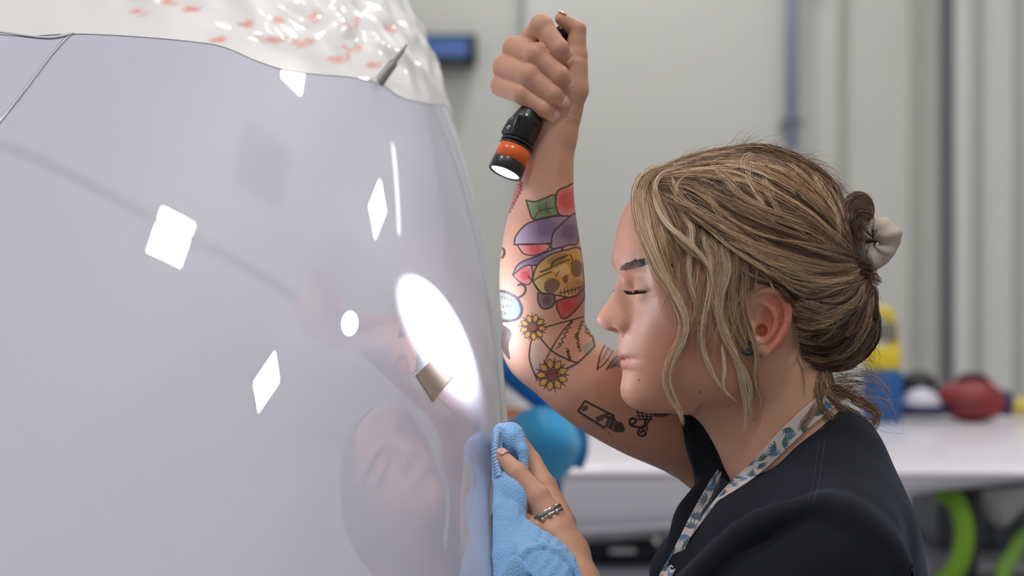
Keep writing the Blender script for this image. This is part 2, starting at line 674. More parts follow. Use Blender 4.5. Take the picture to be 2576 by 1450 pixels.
Fr = [(rim[k], rim[(k + 1) % 32], rim[(k + 1) % 32] + 81, rim[k] + 81) for k in range(32)]
st = mesh_np('sticker', np.vstack([PV, PN]), Fq + Fr, simple('taupe_tape', srgb(146, 132, 120), .6, noise=.1, scale=60), None, False)
tag(st, 'small square taupe sticker on the white shell', 'sticker')
# probe
P, N = shell_hit(955, 205)
tip = W(1027, 108, project(P[None])[0][2] + 30)
ax = tip - P
ln = float(np.linalg.norm(ax))
pr = MB().lathe(P - ax / ln * .01, ax, [(0, .0062), (.01, .0058), (ln * .5, .0052), (ln * .68, .0048), (ln * .72, .0028), (ln * .97, .0024), (ln + .008, .001)], 20)
pr.build('probe', simple('probe_grey', srgb(148, 148, 146), .45, .4), shell)
tag(shell, 'huge glossy white curved shell of a vehicle nose', 'vehicle body')

# ------------------------------------------------------------------ crumpled masking film over the top of the shell
bnd = [(-300, 95), (-60, 84), (60, 92), (184, 86), (330, 92), (470, 104), (560, 118), (640, 152), (720, 178), (800, 188), (890, 196), (960, 214), (1010, 246), (1080, 262), (1128, 268), (1139, 292)]
pr_ = np.array([shell_param(shell_hit(*b)[0]) for b in catmull(bnd, 80)])
o_ = np.argsort(pr_[:, 0])
pr_ = pr_[o_]
psi = np.linspace(-1.6, 2.3, 330)
bl = np.interp(psi, pr_[:, 0], pr_[:, 1])
tt = np.linspace(0, 1, 130) ** 1.2
LAT = bl[None, :] + tt[:, None] * .55
LAT = np.minimum(LAT, 1.45)
PSI = np.broadcast_to(psi, LAT.shape)


def wav(x, y):
    return (np.sin(x * 21 + 3 * np.sin(y * 17)) * np.sin(y * 43 + 2 * np.sin(x * 13)) + .6 * np.sin(x * 55 + y * 31 + 2 * np.sin(y * 60)) + .5 * np.abs(np.sin(x * 14 - y * 66 + np.sin(x * 9) * 3)))


RDG = np.abs(np.sin(LAT * 31 + PSI * 5 + 1.4 * np.sin(PSI * 4))) ** 7 + .7 * np.abs(np.sin(LAT * 47 - PSI * 7 + 2)) ** 9
OFF = .0006 + (.0032 + .0022 * wav(PSI, LAT) + .0045 * RDG) * np.clip(tt[:, None] * 9, .0, 1)
V, _ = shell_at(PSI, LAT, np.maximum(OFF, .0006))
n0, n1 = LAT.shape
idx = np.arange(n0 * n1).reshape(n0, n1)
F = np.stack([idx[:-1, :-1], idx[:-1, 1:], idx[1:, 1:], idx[1:, :-1]], -1).reshape(-1, 4)
V = V.reshape(-1, 3)
fp_ = project(V)
fcol = np.tile(np.array(srgb(232, 230, 230)[:3]), (len(V), 1))
rg = np.random.default_rng(5)
for (x, y, lx, ly) in [(700, 48, 26, 10), (705, 98, 20, 6), (790, 42, 30, 26), (880, 56, 44, 30), (665, 100, 40, 18), (772, 104, 60, 26), (892, 126, 55, 34), (352, 30, 22, 6), (550, 102, 22, 8), (425, 6, 20, 5), (980, 72, 20, 14), (620, 60, 24, 6), (850, 150, 40, 10), (480, 20, 30, 5), (940, 165, 30, 10)]:
    for k in range(7):
        cx, cy = x + rg.uniform(-.5, .5) * lx, y + rg.uniform(-.5, .5) * ly + (k - 3) * .3
        rx, ry = rg.uniform(4, 9), rg.uniform(5, 12)
        m = np.clip(1.3 - np.hypot((fp_[:, 0] - cx) / rx, (fp_[:, 1] - cy) / ry), 0, 1)[:, None] * .75
        fcol = fcol * (1 - m) + np.array(srgb(230, 138, 118)[:3]) * m
m_film, nt, bs = new_mat('masking_film')
at = nt.nodes.new('ShaderNodeAttribute'); at.attribute_name = 'tint'
nt.links.new(at.outputs['Color'], bs.inputs['Base Color'])
bs.inputs['Roughness'].default_value = .38
bs.inputs['Coat Weight'].default_value = .4
film = mesh_np('masking_film', V, F, m_film, None, True, fcol)
tag(film, 'crumpled white masking film with red print over the shell', 'plastic film')

# ------------------------------------------------------------------ torch
t_tail, t_lens = W(1424, 76, 152), W(1270, 436, 58)
tax = t_lens - t_tail
TL = float(np.linalg.norm(tax))
tax /= TL
torch = empty('flashlight', tuple(t_lens))
m_tb = simple('torch_black', srgb(20, 21, 23), .38, coat=.2)
m_or = simple('torch_orange', srgb(232, 98, 24), .35, coat=.4)
m_ch = simple('torch_chrome', srgb(190, 190, 195), .18, 1.0)
MB().lathe(t_tail, tax, [(0, L(22)), (.001, L(26)), (.006, L(26.5)), (.0065, L(24.5)), (.009, L(24.5)), (.0095, L(26.5)), (.03, L(26.5)), (TL * .55, L(27)), (TL * .6, L(34)), (TL * .64, L(40)), (TL * .655, L(41)), (TL * .66, L(39.5)), (TL * .80, L(41))], 40).build('barrel', m_tb, torch)
for t_ in (.80, .825):
    MB().tube([t_tail + tax * TL * t_ + L(41) * (math.cos(q) * np.cross(tax, [0, 1, 0]) / np.linalg.norm(np.cross(tax, [0, 1, 0])) + math.sin(q) * np.cross(tax, np.cross(tax, [0, 1, 0]) / np.linalg.norm(np.cross(tax, [0, 1, 0])))) for q in np.linspace(0, 2 * math.pi, 41)[:-1]], L(4), 8, True).build('ring', m_tb, torch)
MB().lathe(t_tail, tax, [(TL * .83, L(41)), (TL * .832, L(43.5)), (TL * .925, L(44))], 40).build('collar', m_or, torch)
MB().lathe(t_tail, tax, [(TL * .925, L(44)), (TL * .927, L(44.5)), (TL * .995, L(45)), (TL, L(44)), (TL, L(39)), (TL * .985, L(38))], 40, cap=False).build('bezel', m_tb, torch)
m_lens, nt, bs = new_mat('torch_lens')
bs.inputs['Base Color'].default_value = (.9, .95, 1, 1)
bs.inputs['Emission Color'].default_value = (.72, .84, 1, 1)
bs.inputs['Emission Strength'].default_value = 6.0
bs.inputs['Roughness'].default_value = .1
MB().lathe(t_tail, tax, [(TL * .985, L(39)), (TL * .992, L(38))], 40).build('lens', m_lens, torch)
MB().lathe(t_tail, tax, [(-.0015, L(15)), (-.0012, L(21)), (.0005, L(22.5))], 32).build('tail_cap', m_ch, torch)
# switch block with two studs on the camera side
e_side = np.cross(tax, [0, 1, 0]); e_side /= np.linalg.norm(e_side)
if e_side[0] > 0:
    e_side = -e_side
e_front = np.cross(tax, e_side)
if e_front[1] > 0:
    e_front = -e_front
sd = e_front * .62 + e_side * .78
sw = MB()
c0 = t_tail + tax * TL * .69 + sd * L(34)
tg = np.cross(tax, sd)
P8 = []
for (t_, hw, hh) in [(-.062, 7, 8), (.0, 17, 17), (.085, 24, 17), (.10, 24, 8)]:
    for sg in (-1, 1):
        P8.append(c0 + tax * TL * t_ + tg * L(hw) * sg + sd * L(hh - 4)); P8.append(c0 + tax * TL * t_ + tg * L(hw) * sg - sd * L(14))
sw.add(P8, [(0, 2, 3, 1), (12, 13, 15, 14)] + [f for k in range(3) for f in ((k * 4, k * 4 + 4, k * 4 + 6, k * 4 + 2), (k * 4, k * 4 + 1, k * 4 + 5, k * 4 + 4), (k * 4 + 2, k * 4 + 6, k * 4 + 7, k * 4 + 3), (k * 4 + 1, k * 4 + 3, k * 4 + 7, k * 4 + 5))])
swo = sw.build('switch_block', m_tb, torch, True, .001)
for t_, mt in ((-.005, simple('stud_grey', srgb(110, 112, 116), .4, .5)), (.055, m_ch)):
    MB().lathe(c0 + tax * TL * t_ + sd * L(10), sd, [(0, L(6.5)), (L(4), L(6.5)), (L(5), L(4.5)), (L(4), L(3))], 20).build('stud', mt, swo)
tag(torch, 'black pocket flashlight with orange band, lit lens pointing down', 'flashlight')
sp = bpy.data.lights.new('torch_beam', 'SPOT')
sp.energy = 27.0
sp.color = (.86, .92, 1)
sp.spot_size = math.radians(38)
sp.spot_blend = .8
sp.shadow_soft_size = .012
so = bpy.data.objects.new('torch_beam', sp)
COL.objects.link(so)
so.parent = torch
so.location = Vector(tuple(tax * .004))
aim = shell_hit(1100, 815)[0] - t_lens
so.rotation_euler = Vector(tuple(aim)).to_track_quat('-Z', 'Y').to_euler()

# ------------------------------------------------------------------ things behind her, out of focus
def loft(name, rails, mat, parent=None, nu=40, nv=16, thick=0.0, smooth=True):
    R = np.array([catmull(r, nu) for r in rails])
    G = np.array([catmull(R[:, i], nv) for i in range(nu)])          # (nu, nv, 3)
    i_ = np.arange(nu * nv).reshape(nu, nv)
    F = np.stack([i_[:-1, :-1], i_[1:, :-1], i_[1:, 1:], i_[:-1, 1:]], -1).reshape(-1, 4)
    o = mesh_np(name, G.reshape(-1, 3), F, mat, parent, smooth)
    if thick:
        md = o.modifiers.new('thickness', 'SOLIDIFY')
        md.thickness = thick
        md.offset = 0
    return o


def prism_x(name, sec, x0, x1, mat, parent=None, n=24, warp=None):
    """closed section in (y, z) swept along x"""
    sec = np.array(sec, float)
    m = len(sec)
    xs = np.linspace(x0, x1, n)
    P, F = [], []
    for i, x in enumerate(xs):
        s_ = sec if warp is None else warp((x - x0) / (x1 - x0), sec)
        for y, z in s_:
            P.append((x, y, z))
    for i in range(n - 1):
        for j in range(m):
            k = (j + 1) % m
            F.append((i * m + j, i * m + k, (i + 1) * m + k, (i + 1) * m + j))
    F.append(tuple(range(m))); F.append(tuple(range((n - 1) * m, n * m))[::-1])
    return mesh_np(name, P, F, mat, parent)


# long white wing-like panel on trestles
zt = lambda v, y: (725 - v) * S * (1 + y / D)
xt = lambda u, y: (u - 1288) * S * (1 + y / D)
bench = empty('wing_panel', (xt(1900, 2.3), 2.3, zt(1300, 2.3)))
m_wing = simple('wing_white', srgb(226, 222, 232), .35, coat=.4)
WSEC = [(3.0, 1046), (2.6, 1070), (2.25, 1112), (2.06, 1150), (1.975, 1176), (1.955, 1200), (1.96, -.55), (1.975, -.85), (2.02, -1.0), (2.4, -1.0), (2.8, 1110), (3.0, 1056)]


def wing_sec(t):
    vb = np.interp(t, [0, .1, .3, .62, .78, 1], [1362, 1352, 1330, 1236, 1206, 1200])
    out = []
    for y, v in WSEC:
        if v < 0:
            v = 1200 + (vb - 1200) * -v
        out.append((y, zt(max(v, 1046), y if y < 2.1 else y)))
    return catmull(out, 48)


prism_x('panel', wing_sec(0), xt(1230, 2.3), xt(2900, 2.3), m_wing, bench, 50, lambda t, q: wing_sec(t))
m_leg = simple('trestle_grey', srgb(96, 98, 104), .5, .3)
MB().tube([(xt(1240, 1.95), 1.949, zt(1196, 1.95)), (xt(2890, 1.95), 1.949, zt(1196, 1.95))], .003, 6).build('edge_trim', simple('edge_grey', srgb(186, 178, 188), .5), bench)
tag(bench, 'long white wing shaped panel lying on trestles behind the woman', 'wing panel')
for lb, ux in (('grey trestle under the tapering end of the white panel', 2880),):
    tr = empty('trestle', (xt(ux, 2.4), 2.4, FLOOR))
    zl = zt(1366, 2.4) if ux < 2000 else zt(1215, 2.4)
    for yy in (2.15, 2.6):
        MB().lathe((xt(ux, 2.4), yy, FLOOR), (0, 0, 1), [(0, .03), (zl - FLOOR - .01, .03)], 14).build('leg', m_leg, tr)
    MB().box((xt(ux, 2.4), 2.375, FLOOR + .35), (.04, .45, .04)).build('stretcher', m_leg, tr, False)
    tag(tr, lb, 'trestle')

# blue padded seat shell
blue = empty('blue_seat', (xt(1365, 1.25), 1.25, FLOOR))
m_bl = simple('blue_plastic', srgb(62, 178, 238), .4)
m_bd = simple('blue_dark', srgb(20, 104, 178), .45)
yb = 1.25
loft('seat_shell', [[(xt(1275, yb), yb - .02, zt(1075, yb)), (xt(1275, yb), yb, zt(1150, yb)), (xt(1290, yb), yb + .02, zt(1230, yb))],
                    [(xt(1335, yb), yb - .12, zt(1015, yb)), (xt(1345, yb), yb - .13, zt(1100, yb)), (xt(1345, yb), yb - .05, zt(1215, yb))],
                    [(xt(1400, yb), yb - .10, zt(1035, yb)), (xt(1415, yb), yb - .11, zt(1105, yb)), (xt(1390, yb), yb - .04, zt(1195, yb))],
                    [(xt(1440, yb), yb + .02, zt(1090, yb)), (xt(1450, yb), yb + .03, zt(1125, yb)), (xt(1440, yb), yb + .04, zt(1170, yb))]], m_bl, blue, 30, 24, .02)
MB().tube(catmull([(xt(1255, yb), yb + .06, zt(915, yb)), (xt(1310, yb), yb + .06, zt(965, yb)), (xt(1390, yb), yb + .06, zt(1030, yb)), (xt(1440, yb), yb + .05, zt(1075, yb)), (xt(1452, yb), yb + .05, zt(1130, yb)), (xt(1440, yb), yb + .05, zt(1180, yb))], 30), .022, 12).build('frame_tube', m_bd, blue)
MB().lathe((xt(1370, yb), yb + .03, FLOOR), (0, 0, 1), [(0, .16), (.03, .15), (.05, .03), (zt(1190, yb) - FLOOR, .03)], 24).build('pedestal', m_bd, blue)
tag(blue, 'bright blue rounded seat shell with darker blue frame beside the blue cloth', 'seat')

# cup on the near end of the panel
cup = empty('cup', (xt(1318, 2.2), 2.2, zt(1120, 2.2)))
zc_ = zt(1112, 2.2)
MB().lathe((xt(1318, 2.2), 2.2, zc_), (0, 0, 1), [(0, .035), (.05, .042), (.11, .048), (.11, .044), (.01, .032)], 24, cap=False).build('cup_body', simple('cup_white', srgb(214, 208, 214), .4), cup)
MB().lathe((xt(1318, 2.2), 2.2, zc_ + .05), (0, 0, 1), [(0, .0435), (.03, .0465)], 24, cap=False).build('sleeve', simple('cup_orange', srgb(214, 130, 84), .6), cup)
tag(cup, 'small white cup with orange band behind the raised arm', 'cup')

# things on the white panel
ye = 2.72
ztop = zt(1062, 2.6)
can = empty('jerrycan', (xt(2222, ye), ye, ztop))
m_cb = simple('can_blue', srgb(30, 92, 160), .4)
m_cy = simple('can_yellow', srgb(224, 200, 44), .4)
cx = xt(2218, ye)
zb, zm, ztp = zt(1062, ye), zt(930, ye), zt(775, ye)
MB().box((cx, ye, (zb + zm) / 2), (xt(2262, ye) - xt(2172, ye), .09, zm - zb)).build('base', m_cb, can, True, .012)
MB().box((cx, ye, zm + .03), (xt(2258, ye) - xt(2176, ye), .085, .06)).build('can_body', m_cy, can, True, .01)
MB().tube(catmull([(xt(2182, ye), ye, zm + .05), (xt(2182, ye), ye, ztp - .06), (xt(2200, ye), ye, ztp - .015), (xt(2232, ye), ye, ztp - .015), (xt(2248, ye), ye, ztp - .06), (xt(2248, ye), ye, zm + .05)], 30), .014, 12).build('handle', m_cy, can)
MB().box((cx + .012, ye, zt(835, ye)), (.05, .04, .05)).build('valve', simple('valve_grey', srgb(120, 122, 110), .5), can, True, .006)
tag(can, 'yellow and blue canister with looped handle standing behind her hair', 'canister')

cap_ = empty('work_cap', (xt(2315, ye), ye, ztop))
Mc = MB()
prof = [(0, .055), (.02, .056), (.045, .048), (.066, .03), (.074, .004)]
Mc.lathe((xt(2318, ye), ye, zt(1048, ye)), (0, 0, 1), prof, 28)
Mc.build('crown', simple('cap_white', srgb(206, 206, 220), .6), cap_)
MB().lathe((xt(2325, ye), ye + .06, zt(1040, ye)), (0, 0, 1), [(0, .05), (.05, .052), (.09, .045), (.105, .02)], 28).build('hood', simple('cap_black', srgb(38, 36, 44), .6), cap_)
MB().tube([(xt(2318, ye) + .062 * math.cos(q), ye + .062 * math.sin(q), zt(1030, ye)) for q in np.linspace(0, 2 * math.pi, 33)[:-1]], .014, 10, True).build('brim', simple('cap_navy', srgb(34, 38, 78), .6), cap_)
tag(cap_, 'white and navy rounded helmet on the panel between canister and red case', 'helmet')

red = empty('red_case', (xt(2440, ye), ye, ztop))
rf = Field()
rf.ell((xt(2440, ye), ye, zt(1000, ye)), (.085, .07, .05), 0)
rf.ell((xt(2450, ye), ye, zt(1025, ye)), (.075, .075, .035), .03)
P_, Q_ = rf.mesh((xt(2438, ye) - .13, ye - .12, zt(1060, ye)), (xt(2438, ye) + .13, ye + .12, zt(930, ye)), .006)
mesh_np('case_body', P_, Q_, simple('case_red', srgb(134, 40, 44), .5), red)
MB().tube(catmull([(xt(2400, ye), ye - .02, zt(960, ye)), (xt(2425, ye), ye - .02, zt(945, ye)), (xt(2465, ye), ye - .02, zt(948, ye)), (xt(2485, ye), ye - .02, zt(965, ye))], 16), .008, 8).build('carry_handle', simple('case_dark', srgb(70, 26, 30), .6), red)
MB().tube([(xt(2438, ye) + .086 * math.cos(q), ye + .073 * math.sin(q), zt(1012, ye)) for q in np.linspace(0, 2 * math.pi, 41)[:-1]], .005, 8, True).build('zip_band', simple('case_dark2', srgb(92, 30, 34), .6), red)
tag(red, 'dark red rounded tool case on the white panel', 'case')

nav = MB().lathe((xt(2528, ye), ye, zt(1046, ye)), (0, 0, 1), [(0, .026), (.035, .028), (.045, .02), (.06, .018), (.066, .008)], 24).build('ink_pot', simple('pot_navy', srgb(40, 44, 92), .5))
tag(nav, 'small navy blue pot beside the red case', 'pot')
yl = MB().lathe((xt(2570, ye), ye, zt(1046, ye)), (0, 0, 1), [(0, .036), (.012, .04), (.03, .038), (.04, .03), (.046, .012)], 24).build('sponge', simple('sponge_yellow', srgb(206, 186, 96), .8))
tag(yl, 'pale yellow round sponge at the far end of the panel', 'sponge')

# under the panel
yu = 2.1
hose = MB()
hose.tube(catmull([(xt(2372, yu), yu, zt(1238, yu)), (xt(2392, yu), yu - .05, zt(1262, yu)), (xt(2408, yu), yu - .06, zt(1340, yu)), (xt(2385, yu), yu - .05, zt(1430, yu)), (xt(2330, yu), yu, zt(1500, yu)), (xt(2270, yu), yu + .05, zt(1640, yu)), (xt(2330, yu), yu, zt(1900, yu)), (xt(2420, yu), yu, FLOOR + .03)], 60), .022, 12)
hose = hose.build('garden_hose', simple('hose_green', srgb(128, 178, 44), .45))
tag(hose, 'bright green hose hanging beside the dark stand', 'hose')
hose2 = MB().tube(catmull([(xt(2640, yu), yu, zt(1320, yu)), (xt(2585, yu), yu, zt(1345, yu)), (xt(2545, yu), yu, zt(1400, yu)), (xt(2520, yu), yu, zt(1470, yu)), (xt(2530, yu), yu, zt(1700, yu)), (xt(2600, yu), yu, FLOOR + .03)], 40), .018, 12).build('garden_hose', simple('hose_green_pale', srgb(140, 186, 80), .45))
tag(hose2, 'green hose curving in at the picture edge under the panel', 'hose')
stand = empty('tool_stand', (xt(2440, 2.3), 2.3, FLOOR))
MB().box((xt(2425, 2.2), 2.2, (zt(1226, 2.2) + FLOOR) / 2), (.05, .05, zt(1226, 2.2) - FLOOR)).build('post', simple('stand_dark', srgb(52, 50, 56), .6), stand, False, .005)
MB().box((xt(2490, 2.2), 2.2, zt(1228, 2.2)), (.26, .05, .03)).build('cross_bar', simple('stand_brown', srgb(92, 74, 54), .6), stand, False, .005)
tag(stand, 'dark upright stand with brown cross bar under the panel', 'stand')
rag = loft('rag', [[(xt(2440, 2.2), 2.24, zt(1228, 2.2)), (xt(2480, 2.2), 2.165, zt(1226, 2.2)), (xt(2600, 2.2), 2.165, zt(1218, 2.2))],
                   [(xt(2462, 2.2), 2.22, zt(1262, 2.2)), (xt(2500, 2.2), 2.14, zt(1270, 2.2)), (xt(2600, 2.2), 2.2, zt(1250, 2.2))],
                   [(xt(2492, 2.2), 2.2, zt(1312, 2.2)), (xt(2515, 2.2), 2.16, zt(1316, 2.2)), (xt(2560, 2.2), 2.2, zt(1290, 2.2))]], simple('rag_white', srgb(206, 202, 206), .8), None, 20, 14, .006)
tag(rag, 'white rag hanging over the brown cross bar', 'cloth')
crate = empty('grey_crate', (xt(2510, 2.5), 2.5, FLOOR))
m_cr = simple('crate_grey', srgb(104, 110, 120), .5)
zc = zt(1372, 2.5)
MB().box((xt(2520, 2.5), 2.6, (zt(1250, 2.5) + zc) / 2), (.34, .3, zt(1250, 2.5) - zc)).build('crate_body', m_cr, crate, False, .01)
for k in range(6):
    MB().box((xt(2520, 2.5) - .145 + k * .058, 2.445, (zt(1250, 2.5) + zc) / 2), (.02, .02, zt(1262, 2.5) - zc)).build('rib', m_cr, crate, False)
tag(crate, 'grey ribbed crate under the right end of the panel', 'crate')
plat = empty('platform', (xt(2520, 2.5), 2.5, FLOOR))
MB().box((xt(2530, 2.5), 2.57, (zc + FLOOR) / 2 - .002), (.5, .56, zc - FLOOR - .004)).build('deck', simple('deck_white', srgb(198, 196, 206), .5), plat, False, .01)
MB().box((xt(2530, 2.5), 2.28, zc - .05), (.5, .02, .03)).build('rail', m_leg, plat, False)
tag(plat, 'pale low platform that carries the grey crate', 'platform')
# left under the panel
yl_ = 2.35
tray = empty('parts_trolley', (xt(1590, yl_), yl_, FLOOR))
zq = zt(1405, yl_)
MB().box((xt(1590, yl_), yl_, zq - .02), (.40, .3, .035)).build('shelf', simple('trolley_white', srgb(196, 194, 204), .5), tray, False, .006)
MB().box((xt(1590, yl_), yl_ + .02, zq - .14), (.36, .26, .12)).build('bin', simple('trolley_grey', srgb(128, 126, 128), .5), tray, False, .006)
for sx in (-.18, .18):
    for sy in (-.12, .12):
        MB().lathe((xt(1590, yl_) + sx, yl_ + sy, FLOOR), (0, 0, 1), [(0, .012), (zq - FLOOR - .03, .012)], 10).build('leg', m_leg, tray)
tag(tray, 'white topped parts trolley under the panel', 'trolley')
bx = empty('dark_tool_box', (xt(1555, yl_), yl_, zq))
MB().box((xt(1556, yl_), yl_, (zt(1354, yl_) + zq) / 2 + .002), (.17, .16, zt(1354, yl_) - zq - .004)).build('box_body', simple('box_navy', srgb(30, 32, 44), .5), bx, False, .008)
MB().box((xt(1560, yl_), yl_ - .082, zt(1372, yl_)), (.06, .006, .012)).build('latch', m_ch, bx, False)
tag(bx, 'dark navy tool box on the white trolley', 'tool box')
gp = empty('green_bottle', (xt(1672, yl_), yl_, zq))
MB().lathe((xt(1672, yl_), yl_, zq), (0, 0, 1), [(0, .026), (.022, .027), (.032, .014), (.036, .012)], 20).build('bottle_body', simple('bottle_green', srgb(86, 112, 44), .4), gp)
MB().lathe((xt(1672, yl_), yl_, zq + .036), (0, 0, 1), [(0, .014), (.01, .013)], 16).build('cap', m_blk, gp)
tag(gp, 'small green bottle beside the dark tool box', 'bottle')
# ------------------------------------------------------------------ the woman's body (one surface)
TH = math.radians(5)
HF = np.array([-math.cos(TH), -math.sin(TH), 0.0])       # where the face looks
HM_ = np.array([-math.sin(TH), math.cos(TH), 0.0])       # towards her right side
HC = W(1540, 800, 0)
HROT = np.array([[math.cos(TH), -math.sin(TH), 0], [math.sin(TH), math.cos(TH), 0], [0, 0, 1.0]])


def HP(u, v, dw=0.0):
    """point of the head seen at (u, v), dw pixels from the mid plane on the near side"""
    w = 0.0
    for _ in range(4):
        k = 1 + w * S / D
        x = (u - 1288) * S * k
        w = (math.tan(TH) * (x - HC[0]) - dw * S / math.cos(TH)) / S
    return W(u, v, w)


def mirror(p):
    p = np.asarray(p, float)
    return p - 2 * ((p - HC) @ HM_) * HM_


def pitch(deg):
    a = math.radians(deg)
    R = np.array([[math.cos(a), 0, math.sin(a)], [0, 1, 0], [-math.sin(a), 0, math.cos(a)]])
    return HROT @ R


body = Field()


def HE(u, v, dw, r, k=20, op='+', tilt=0.0, rot=None):
    """r = (fore-aft, lateral, vertical) in px; mirrored when dw > 0"""
    c = HP(u, v, dw)
    M = pitch(tilt) if rot is None else rot
    R = np.array(r, float) * S
    body.ell(c, R, k * S, op, M)
    if dw > 0:
        M2 = M.copy()
        M2[:, :] = M2 - 2 * np.outer(HM_, HM_ @ M2)
        body.ell(mirror(c), R, k * S, op, M2)


def HCone(p, q, r1, r2, k=20, op='+'):
    a, b = HP(*p), HP(*q)
    body.cone(a, b, r1 * S, r2 * S, k * S, op)
    if p[2] > 0 or q[2] > 0:
        body.cone(mirror(a), mirror(b), r1 * S, r2 * S, k * S, op)


def head_local(P):
    q = P - HC
    a = (q @ np.array([math.cos(TH), math.sin(TH), 0])) / S
    b = -(q @ HM_) / S
    v = 800 - q[..., 2] / S
    return a, b, v


# skull and face masses
HE(1850, 625, 0, (292, 205, 225), 0)
HE(1715, 610, 0, (150, 168, 165), 50)
HE(1760, 800, 0, (165, 150, 200), 60)
HE(1745, 930, 0, (150, 105, 92), 60, tilt=-4)
HCone((1635, 988, 22), (1840, 940, 84), 40, 46, 60)           # jaw
HCone((1840, 940, 84), (1885, 820, 112), 46, 50, 70)
HE(1735, 790, 100, (90, 58, 62), 60)                          # cheekbones
HE(1700, 870, 62, (95, 62, 90), 70)                           # cheeks
HE(1800, 880, 88, (95, 55, 100), 70)
HE(1665, 625, 100, (72, 58, 60), 50)                          # outer brow
HE(1800, 700, 146, (150, 38, 140), 60)                        # temples
# neck and throat
body.chain([HP(1925, 860), HP(1962, 1010), HP(2010, 1190), HP(2050, 1330)], [L(138), L(140), L(162), L(185)], L(60), L(20))
body.cone(HP(1800, 985), HP(1900, 1120), L(70), L(88), L(60))
body.cone(HP(1960, 930, 95), W(1905, 1190, -30), L(38), L(22), L(70))   # neck muscle

_pv = [430, 450, 475, 504, 537, 575, 620, 645, 660, 678, 700, 740, 790, 825, 841, 858, 872, 884, 891, 897, 900.5, 904, 910, 920, 931, 951, 976, 997, 1012, 1022, 1030, 1035, 1040, 1060]
_pa = [400, 200, 98, 62, 39, 24, 11, 8, 9, 15, 26, 40, 42, 32, 18, 14.5, 13.5, 14, 17, 24, 30, 27, 24, 25, 32, 29.5, 24, 26, 37, 52, 72, 97, 160, 400]
_rv = [380, 520, 620, 680, 740, 830, 870, 890, 905, 925, 950, 985, 1040]
_rr = [200, 190, 190, 150, 105, 92, 80, 72, 68, 66, 64, 60, 60]
_nv = [660, 690, 700, 732, 765, 786, 800, 812, 822, 830, 835, 838, 842, 860]
_na = [60, 20, 18, 5, -15, -31, -38.5, -37.5, -31, -20, -6, 10, 40, 120]
_nr = [9, 9, 9, 10, 13, 16, 18, 19, 19, 18, 17, 17, 17, 17]


def face_fn(p):
    a, b, v = head_local(p)
    b = np.abs(b)
    xp = np.interp(v, _pv, _pa)
    R = np.interp(v, _rv, _rr)
    b0 = np.interp(v, [650, 840, 930, 990, 1030], [70, 55, 46, 38, 34])
    cc = np.interp(v, [650, 840, 930, 990, 1030], [80, 60, 48, 36, 36])
    e = np.maximum(b - b0, 0)
    g = b * b / (2 * R) + e * e / cc
    d = (xp + g - a) / np.sqrt(1.15 + (b / R + 2 * e / cc) ** 2)
    d = np.maximum(d, a - 190)
    return d * S


def nose_fn(p):
    a, b, v = head_local(p)
    b = np.abs(b)
    xn = np.interp(v, _nv, _na)
    r = np.interp(v, _nv, _nr)
    d = (xn + b * b / (2 * r) - a) / np.sqrt(1.5 + (b / r) ** 2)
    d = np.maximum(d, a - 80)
    d = np.maximum(d, b - 60)
    d = np.maximum(d, v - 846)
    d = np.maximum(d, 655 - v)
    return d * S


body.custom(face_fn, HP(1620, 780), 420 * S, 28 * S)
# eye hollows before the nose is added
HE(1592, 716, 80, (30, 48, 26), 40, op='-')
body.custom(nose_fn, HP(1545, 770), 130 * S, 14 * S)
HE(1571, 822, 31, (25, 17, 20), 12)                           # wings of the nose
HE(1546, 833, 27, (18, 14, 7.5), 5, op='-', tilt=6)              # nostrils
HE(1600, 652, 55, (34, 50, 16), 40)                           # brow ridge
# eyelids
HE(1641, 722, 88, (44, 46, 42), 24)


def HPa(a, b, v):
    """head point from fore-aft a, lateral b (near side) and height v"""
    return HC + np.array([math.cos(TH), math.sin(TH), 0]) * a * S - HM_ * b * S + np.array([0, 0, (800 - v) * S])


_ea, _eb, _ev = (float(q[0]) for q in head_local(HP(1641, 722, 88)[None]))


def lid_pt(th, dv, r):
    """a point on the eye at azimuth th (0 = straight ahead, positive = outwards) and dv px below its centre"""
    q = math.sqrt(max(r * r - dv * dv, 1))
    return HPa(_ea - q * math.cos(th), _eb + q * math.sin(th), _ev + dv)


def groove(pts, r, k):
    for f in (lambda p: p, mirror):
        Q = [f(p) for p in pts]
        for x, y in zip(Q[:-1], Q[1:]):
            body.cone(x, y, r * S, r * S, k * S, '-')


LIDTH = np.linspace(-0.75, 1.15, 13)
LID = [lid_pt(t, 17 - 5 * ((t - .2) / .95) ** 2, 45) for t in LIDTH]
groove(LID, 2.6, 3)
# mouth
HE(1585, 889, 14, (27, 34, 9), 10, tilt=-10)
HE(1590, 917, 0, (24, 46, 12), 12)
body_slit = [HPa(np.interp(abs(b), [0, 20, 40, 60], [29, 32, 44, 68]), b, 902 + abs(b) * .07) for b in np.linspace(-58, 58, 17)]
for x, y in zip(body_slit[:-1], body_slit[1:]):
    body.cone(x, y, 1.6 * S, 1.6 * S, 6 * S, '-')
HE(1607, 906, 54, (6, 8, 6), 12, op='-')

# ear
ER = HROT @ np.array([[math.cos(.32), -math.sin(.32), 0], [math.sin(.32), math.cos(.32), 0], [0, 0, 1.0]]).T


def ear_pt(u, v, out):
    return HP(u, v, 168 + out + (u - 1900) * 0.34)


